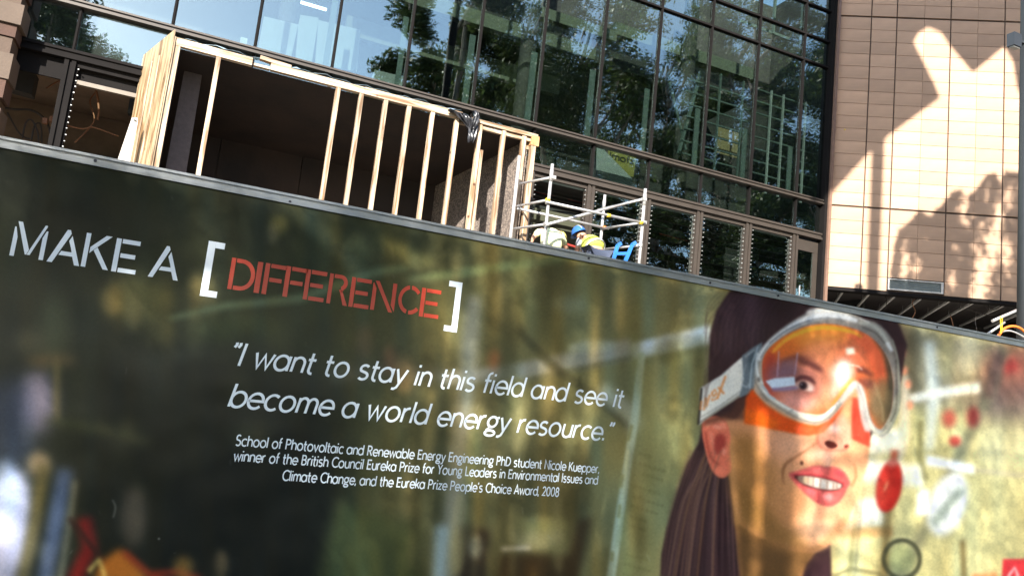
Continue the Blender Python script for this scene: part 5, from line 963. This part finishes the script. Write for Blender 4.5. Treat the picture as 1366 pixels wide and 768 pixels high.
        o = hb.build('helmet', hm, w_); s2 = o.modifiers.new('thickness', 'SOLIDIFY'); s2.thickness = .006; s2.offset = 1
        MB().tube([c0 + t1 * (.146 * math.cos(a)) + up * (.139 * math.sin(a)) for a in np.linspace(.2, math.pi - .2, 10)], .008, 6).build('ridge', M['reflective'] if hat else hm, o)
    return w_, hip, sho, ch, right
wk, hp_, sh_, ch_, rt_ = worker('worker in a yellow green safety vest and blue helmet bending over inside the scaffold', at(796, 334, 11.4), at(786, 319, 11.66), at(772.5, 313, 11.8), at(766, 350, 11.9), at(790, 360, 12.0), at(797, 347, 11.45), M['hivis'], True, 'workers bending over inside the scaffold')
def band(h_, s2, rt, t, r1, r2, m, par, name='reflective_band', wd=.022):
    c = h_ + (s2 - h_) * t; ax = (s2 - h_) / np.linalg.norm(s2 - h_); nn = np.cross(ax, rt); nn /= np.linalg.norm(nn); vs = []; fs = []; n_ = 28
    for e in (-1, 1):
        for k in range(n_): a = 2 * math.pi * k / n_; vs.append(c + ax * wd * e + rt * r1 * math.cos(a) + nn * r2 * math.sin(a))
    for k in range(n_): fs.append((k, (k + 1) % n_, (k + 1) % n_ + n_, k + n_))
    o = MB().add(vs, fs, True).build(name, m, par); q = o.modifiers.new('thickness', 'SOLIDIFY'); q.thickness = .006
band(hp_, sh_, rt_, .25, .192, .19, M['reflective'], wk)
wk, hp_, sh_, ch_, rt_ = worker('worker in a pale cream safety vest bending forward with a bare arm reaching down', at(736, 338, 11.4), at(734, 309, 11.65), at(746, 320, 12.05), at(708, 327, 11.7), at(756, 350, 11.9), at(736, 342, 11.4), M['hivis_white'], False, 'workers bending over inside the scaffold')
# ------------------------------------------------------------------ what shades the place: trees along the street and an added, unseen board on a column
def gauss(x, y, cx, cy, rx, ry): return np.exp(-(((x - cx) / rx) ** 2 + ((y - cy) / ry) ** 2))
def hoard_light(x, y):       # where gaps in the street tree let the sun reach the hoarding (0 shade .. 1 open)
    sg_ = lambda v: 1 / (1 + np.exp(-v)); d1 = x - (1070 - (y - 560) * .07)
    L = .016 + .52 * sg_(d1 / 3) * (1 - .85 * np.exp(-((x - (1109 - (y - 590) * .17)) / 5) ** 2) * (y > 520)) * (1 - .6 * sg_((x - 1150) / 5) * sg_((1195 - x) / 5) * (y < 560))
    L += .55 * np.exp(-((x - (1014 - (y - 620) * .05)) / 8) ** 4) * (y > 540) + .12 * np.exp(-((x - 980) / 6) ** 2) + .0 * x
    st_ = np.maximum(0, np.sin(x * .21 + 1.3 * np.sin(y * .011)) + .6 * np.sin(x * .093 + 2 + y * .006)) * (.5 + .5 * np.sin(y * .019 + x * .013)); L += .20 * st_ * sg_((x - 540) / 20) * sg_((960 - x) / 20) + .05 * st_ * sg_((x - 1200) / 20); L *= 1 - .68 * sg_((x - 1160) / 6)
    for q in [(788, 640, 16, 70, .4), (735, 520, 14, 40, .3), (690, 560, 16, 50, .3), (655, 620, 14, 60, .25), (640, 400, 30, 60, .12), (478, 322, 14, 10, .5), (168, 365, 14, 6, .5), (150, 400, 24, 26, .25), (276, 385, 10, 22, .45), (263, 440, 14, 30, .2), (12, 680, 30, 60, .45), (50, 540, 20, 40, .25),
              (600, 420, 12, 60, .3), (806, 530, 20, 20, .3), (800, 585, 12, 30, .35), (880, 420, 60, 40, .15), (900, 560, 30, 60, .12), (470, 360, 14, 30, .15), (540, 500, 10, 30, .2), (780, 640, 60, 12, .12), (90, 320, 8, 8, .3), (182, 368, 9, 7, .6), (440, 300, 12, 30, .12), (330, 340, 16, 60, .10), (505, 340, 30, 10, .2), (640, 560, 26, 16, .3), (780, 575, 30, 16, .3), (560, 520, 16, 16, .25), (608, 430, 8, 20, .6), (270, 384, 12, 12, .5)]: L += q[4] * 1.3 * gauss(x, y, *q[:4])
    L += .5 * np.maximum(0, sg_(np.sin(x * .017 + y * .009) * 3 + np.sin(x * .05 - y * .02) * 2 - 2.2)) * (.25 + .3 * sg_((x - 350) / 60)) * sg_((950 - x) / 20)
    L *= 1 - .5 * (y < 470) * (x > 960)
    return np.clip(L, .016, .97)
def clad_shade(x, y):        # leafy shade low on the tiles
    inside = np.zeros_like(x, bool); poly = [(1188, 372), (1192, 335), (1200, 306), (1214, 296), (1228, 280), (1240, 290), (1250, 280), (1262, 268), (1272, 255), (1282, 252), (1290, 264), (1306, 250), (1318, 232), (1328, 232), (1336, 250), (1342, 216), (1352, 200), (1380, 190), (1400, 420), (1180, 420)]
    for (ax, ay), (bx, by) in zip(poly, poly[1:] + poly[:1]):
        c = (ay > y) != (by > y); inside ^= c & (x < (bx - ax) * (y - ay) / (by - ay + 1e-9) + ax)
    S_ = inside * 1.0
    for q in [(1207, 345, 5, 22, .9), (1222, 352, 5, 14, .7), (1285, 278, 6, 16, .8), (1291, 300, 4, 8, .5), (1325, 325, 14, 26, .95), (1334, 285, 5, 22, .9), (1346, 262, 6, 14, .8), (1310, 372, 12, 30, .95), (1270, 374, 5, 10, .8), (1343, 345, 7, 22, .7), (1300, 330, 5, 8, .6), (1275, 330, 4, 8, .5), (1316, 262, 4, 8, .6), (1302, 395, 10, 12, .9)]: S_ -= q[4] * gauss(x, y, *q[:4])
    return np.clip(S_, 0, 1)
def vproj(P):
    v = P - CAM; z = v @ FW; z = np.where(z < .05, .05, z); return 683 + F_PX * (v @ RT) / z, 384 - F_PX * (v @ UP) / z
LITPOLY = [(1060, 300), (1105, 262), (1157, 205), (1186, 180), (1252, 130), (1216, 55), (1238, 34), (1262, 44), (1298, 95), (1340, 60), (1366, 110), (1366, 410), (1090, 410)]
def keep_leaf(P, hard=False, depth=3.8):
    check_h = check_c = True
    k = np.ones(len(P), bool); t = (P[:, 1] - HY) / SUN[1]; H = P - SUN * t[:, None]      # shadow on the hoarding
    if check_h and hard is not None:
        ok = (H[:, 2] > -.1) & (H[:, 2] < 2.6) & (t > 0); x, y = vproj(H); k &= ~(ok & (True if hard else (nr.rand(len(P)) > -np.log(hoard_light(x, y)) / depth)))
    d = (P - P0) @ NI / (SUN @ NI); Cp = P - SUN * d[:, None]
    if check_c:
        u = (Cp - P0) @ DU; ok = (u > -.5) & (u < 6) & (Cp[:, 2] > 4) & (Cp[:, 2] < 13) & (d > 0); x, y = vproj(Cp); k &= ~(ok & (True if hard else (nr.rand(len(P)) > -np.log(1.02 - clad_shade(x, y)) / 4.0)))
    for Y, x0, x1, z0, z1 in ((12.6, -1.8, 6, 3.8, 7.1), (11.5, 4.4, 8.4, 3.6, 6.3), (14, 4.5, 14.3, 5, 7.6)):
        t = (P[:, 1] - Y) / SUN[1]; H = P - SUN * t[:, None]; k &= ~((H[:, 0] > x0) & (H[:, 0] < x1) & (H[:, 2] > z0) & (H[:, 2] < z1) & (t > 0))
    return k
def leaves(P, size, name, m, parent):
    n = len(P); a = nr.rand(n, 1) * 2 * math.pi; u = nr.randn(n, 3); u[:, 2] *= .6; u /= np.linalg.norm(u, axis=1)[:, None]; w_ = nr.randn(n, 3); w_ -= u * (w_ * u).sum(1)[:, None]; w_ /= np.linalg.norm(w_, axis=1)[:, None]
    s_ = size * (.7 + .6 * nr.rand(n, 1)); o3 = np.array(wloc(parent)); Q = P - o3
    V4 = np.stack([Q - u * s_, Q + w_ * s_ * .42 - u * s_ * .1, Q + u * s_, Q - w_ * s_ * .42 - u * s_ * .1], 1).reshape(-1, 3).astype(np.float32)
    me = bpy.data.meshes.new(name); me.vertices.add(4 * n); me.vertices.foreach_set('co', V4.ravel()); me.loops.add(4 * n); me.loops.foreach_set('vertex_index', np.arange(4 * n, dtype=np.int32)); me.polygons.add(n); me.polygons.foreach_set('loop_start', np.arange(0, 4 * n, 4, dtype=np.int32)); me.update(calc_edges=True)
    me.materials.append(m); o = bpy.data.objects.new(name, me); COL.objects.link(o); o.parent = parent; return o
def tree(label, x, y, h_, r_, base=.38, dens=1.0, leaf=.16, m='leaf', seed=1, group='trees along the street opposite the site', open_=False, z0=-.16):
    r = random.Random(seed); t = thing('tree', label, 'tree', (x, y, z0), group); th = h_ * base; tips = []
    MB().tube(smooth3([(x, y, z0), (x + r.uniform(-.2, .2), y, z0 + th * .5), (x + r.uniform(-.4, .4), y + r.uniform(-.3, .3), z0 + th), (x + r.uniform(-.8, .8), y + r.uniform(-.5, .5), z0 + h_ * .72), (x + r.uniform(-1, 1), y, z0 + h_ * .93)]), [h_ * .018 * (1 - .85 * k / 20) for k in range(21)], 9).build('trunk', M['bark'], t)
    nl = 9 if open_ else 12
    for i in range(nl):
        a = i * 2.4 + r.uniform(-.3, .3); zb = z0 + th * .8 + (h_ * .88 - th * .8) * i / nl; ln = r_ * (1 - .45 * i / nl) * r.uniform(.75, 1.05); rise = h_ * .16 * r.uniform(.6, 1.3)
        e_ = np.array([[x + ln * q_ * math.cos(a), y + ln * q_ * math.sin(a), zb + rise * q_] for q_ in (.25, .5, .75, 1)]); t_ = (e_[:, 1] - HY) / SUN[1]; h_s = e_ - SUN * t_[:, None]; hx_, hy_ = vproj(h_s)
        if ((hoard_light(hx_, hy_) > .06) & (h_s[:, 2] > -.1) & (h_s[:, 2] < 2.6) & (h_s[:, 0] > -1) & (h_s[:, 0] < 6)).any(): continue
        b = MB(); e = (x + ln * math.cos(a), y + ln * math.sin(a), zb + rise); mid = (x + ln * .5 * math.cos(a + .15), y + ln * .5 * math.sin(a + .15), zb + rise * .35)
        b.tube(smooth3([(x, y, zb), mid, e], 4), [h_ * .006 * (1 - .8 * k / 8) for k in range(9)], 6)
        for j in range(5):
            f_ = .35 + .15 * j; s0 = np.array((x + ln * f_ * math.cos(a), y + ln * f_ * math.sin(a), zb + rise * f_ * .9)); dv = np.array((math.cos(a + r.uniform(-1.3, 1.3)), math.sin(a + r.uniform(-1.3, 1.3)), r.uniform(.1, .9))) * r_ * .34
            b.tube([s0, s0 + dv * .6 + np.array((0, 0, .1)), s0 + dv], [.05, .03, .012], 4, False); tips.append((s0 + dv, r_ * .25)); tips.append((s0 + dv * .6, r_ * .18))
        tips.append((np.array(e), r_ * .26)); b.build('limb', M['bark'], t)
    if open_: tips = [q for q in tips if r.random() < .62]
    P = []
    for c, cr in tips:
        n = int(215 * dens * (.6 if open_ else 1)); q = nr.randn(n, 3); q /= np.linalg.norm(q, axis=1)[:, None]; q *= (nr.rand(n, 1) ** .45) * cr * np.array((1, 1, .62)); P.append(q + c)
    P = np.vstack(P); P = P[keep_leaf(P, True)]; k = nr.rand(len(P)) < .22
    leaves(P[~k], leaf, 'crown', M[m], t); leaves(P[k], leaf, 'crown', M['leaf_light'], t); return t
T = [('broad dark fig tree left of centre across the street', -8.2, -15, 19, 4.6, .3, 1.0, 12, False), ('smaller dark fig tree nearer the middle of the street', -3.6, -18, 17, 3.6, .3, .8, 22, True), ('fig tree at the far left across the street', -13, -16, 20, 4.5, .3, 1, 31, False),
     ('rounded bright green tree at the edge of the open sky', 6.6, -13, 18.5, 3.4, .3, 1.3, 4, False), ('tall dense fig tree right of the rounded tree', 11.5, -12, 26, 5.0, .25, 1.2, 5, False), ('big fig tree with a wide crown', 17, -14, 28, 5.4, .25, 1.1, 6, False),
     ('slender open gum tree with bare upper branches', 21.5, -12, 29, 4.6, .45, .7, 7, True), ('dense tree behind the slender gum', 27.5, -13, 27, 5.2, .25, 1.1, 8, False), ('tall spreading tree far to the right', 33.5, -12, 32, 5.6, .3, 1.1, 9, False), ('thick crowned tree near the street corner', 39, -9, 31, 5.8, .25, 1, 10, False),
     ('airy tree beyond the street corner', 45, -14, 34, 6, .3, 1.1, 14, False), ('low bushy tree under the slender gum', 24, -20, 17, 5, .15, 1.3, 15, False), ('low bushy tree between two fig trees', 14.5, -21, 18, 5, .15, 1.2, 16, False), ('second row tree behind the street corner', 41, -24, 36, 6.5, .2, 1.1, 17, False), ('second row tree at the right end', 52, -18, 38, 7, .2, 1.1, 18, False), ('third row tree behind the big wide crown', 20, -30, 33, 7, .12, 1.1, 41, False), ('third row tree behind the corner tree', 30, -32, 40, 8, .12, 1.1, 42, False), ('third row tree far to the right', 46, -31, 44, 8, .12, 1.1, 43, False), ('low tree at the right end', 60, -28, 40, 9, .1, 1.1, 44, False), ('leaning fig at the left end of the street', -11, -20, 23, 5, .25, 1.2, 45, False), ('mid row tree near the corner', 36, -17, 26, 6, .12, 1.2, 46, False), ('second row tree behind the spreading one', 33, -24, 34, 6, .2, 1.1, 19, False)]
for (lb, x, y, h_, r_, bs, dn, sd_, op) in T: tree(lb, x, y, h_, r_, bs, dn * 1.15, .15, seed=sd_, open_=op)

# the street tree whose crown dapples the hoarding
st = thing('tree', 'leafy footpath tree close behind the viewer that shades the hoarding', 'tree', (-1.6, -2.6, 0), None)
MB().tube(smooth3([(-1.6, -2.6, -.1), (-1.5, -2.55, 2), (-1.7, -2.5, 4), (-1.4, -2.4, 5), (-1.3, -2.4, 5.6)]), [.16 - .006 * k for k in range(21)], 10).build('trunk', M['bark'], st)
def shade_leaves(n, size, fine, depth):
    m_ = int(math.sqrt(n / 10 / 3.6)); gx_c, gz_c = np.meshgrid(np.arange(int(10 * m_)), np.arange(int(3.6 * m_)))      # jittered grid, so that the shade is even
    hx = -2.6 + (gx_c.ravel() + nr.rand(gx_c.size)) / m_; hz = -.9 + (gz_c.ravel() + nr.rand(gx_c.size)) / m_
    H = np.stack([hx, np.full(len(hx), HY), hz], 1); x, y = vproj(H); L = np.where(hz > 2.345, .34, hoard_light(x, y)); open_ = (L > .024) & (hz > -.1) & (hz < 2.6)
    keep = (open_ & (nr.rand(len(L)) < -np.log(L) / depth)) if fine else ~open_
    P = H[keep] + SUN * nr.uniform(6.3, 8.2, keep.sum())[:, None]; P = P[keep_leaf(P, None)]; P = P[P[:, 2] > 2.15]; qx, qy = vproj(P); P = P[~((qx > -80) & (qx < 1446) & (qy > -80) & (((P - CAM) @ FW) > 0))]
    leaves(P, size, 'crown', M['leaf'], st)
shade_leaves(80000, .060, False, 4); shade_leaves(1400000, .0140, True, 4.3)
for k in range(9):
    a = np.array((-1.5, -2.5, 2.6 + k * .3)); e = np.array((-5.2 + k * 1.15, -2.0 + rng.uniform(-.5, .3), 4.2 + (k % 3) * .5)); MB().tube(smooth3([a, (a + e) / 2 + np.array((0, 0, .35)), e], 4), [.03 - .003 * i for i in range(9)], 6).build('limb', M['bark'], st)
# the tree inside the site whose shadow falls on the tiles
s2_ = thing('tree', 'leafy footpath tree beyond the right end of the printed woman', 'tree', (11.9, 2.9, 0), None)
MB().tube(smooth3([(11.9, 2.9, -.3), (11.8, 2.8, 4), (11.7, 2.7, 8), (11.4, 2.4, 13)]), [.2 - .009 * k for k in range(16)], 10).build('trunk', M['bark'], s2_)
n = 34000; U = nr.uniform(1.3, 5.6, n); Zc = nr.uniform(4.6, 8.4, n); Cc = P0 + DU * U[:, None] + np.stack([np.zeros(n), np.zeros(n), Zc], 1); P = Cc + SUN * nr.uniform(11.5, 14.5, n)[:, None]
P = P[keep_leaf(P)]; leaves(P, .07, 'crown', M['leaf'], s2_)

# unseen board on a column, added and cut to cast the shadow on the tiles
SY = .6
def to_blocker(x, y, d=0): p = on_plane(x, y, P0, NI); return p + SUN * ((SY - p[1]) / SUN[1])
sg = thing('sign_tower', 'tall plain steel sign board with a stepped outline on a round column by the footpath', 'sign', (to_blocker(1170, 300)[0], SY, 0))
pts = [(1078, 289), (1105, 264), (1157, 207), (1186, 181), (1254, 131), (1248, 114), (1219, 56), (1226, 44), (1238, 37), (1256, 44), (1270, 64), (1298, 97), (1341, 62), (1354, 84), (1361, 125), (1400, 150), (1400, -60), (1078, -60)]
MB().prism([to_blocker(*q) for q in pts], (0, .12, 0)).build('board', M['frame_dark'], sg)
c = to_blocker(1170, 276); MB().tube([(c[0], SY + .06, -.1), (c[0], SY + .06, to_blocker(1172, 160)[2])], .155, 18).build('column', M['frame_dark'], sg)
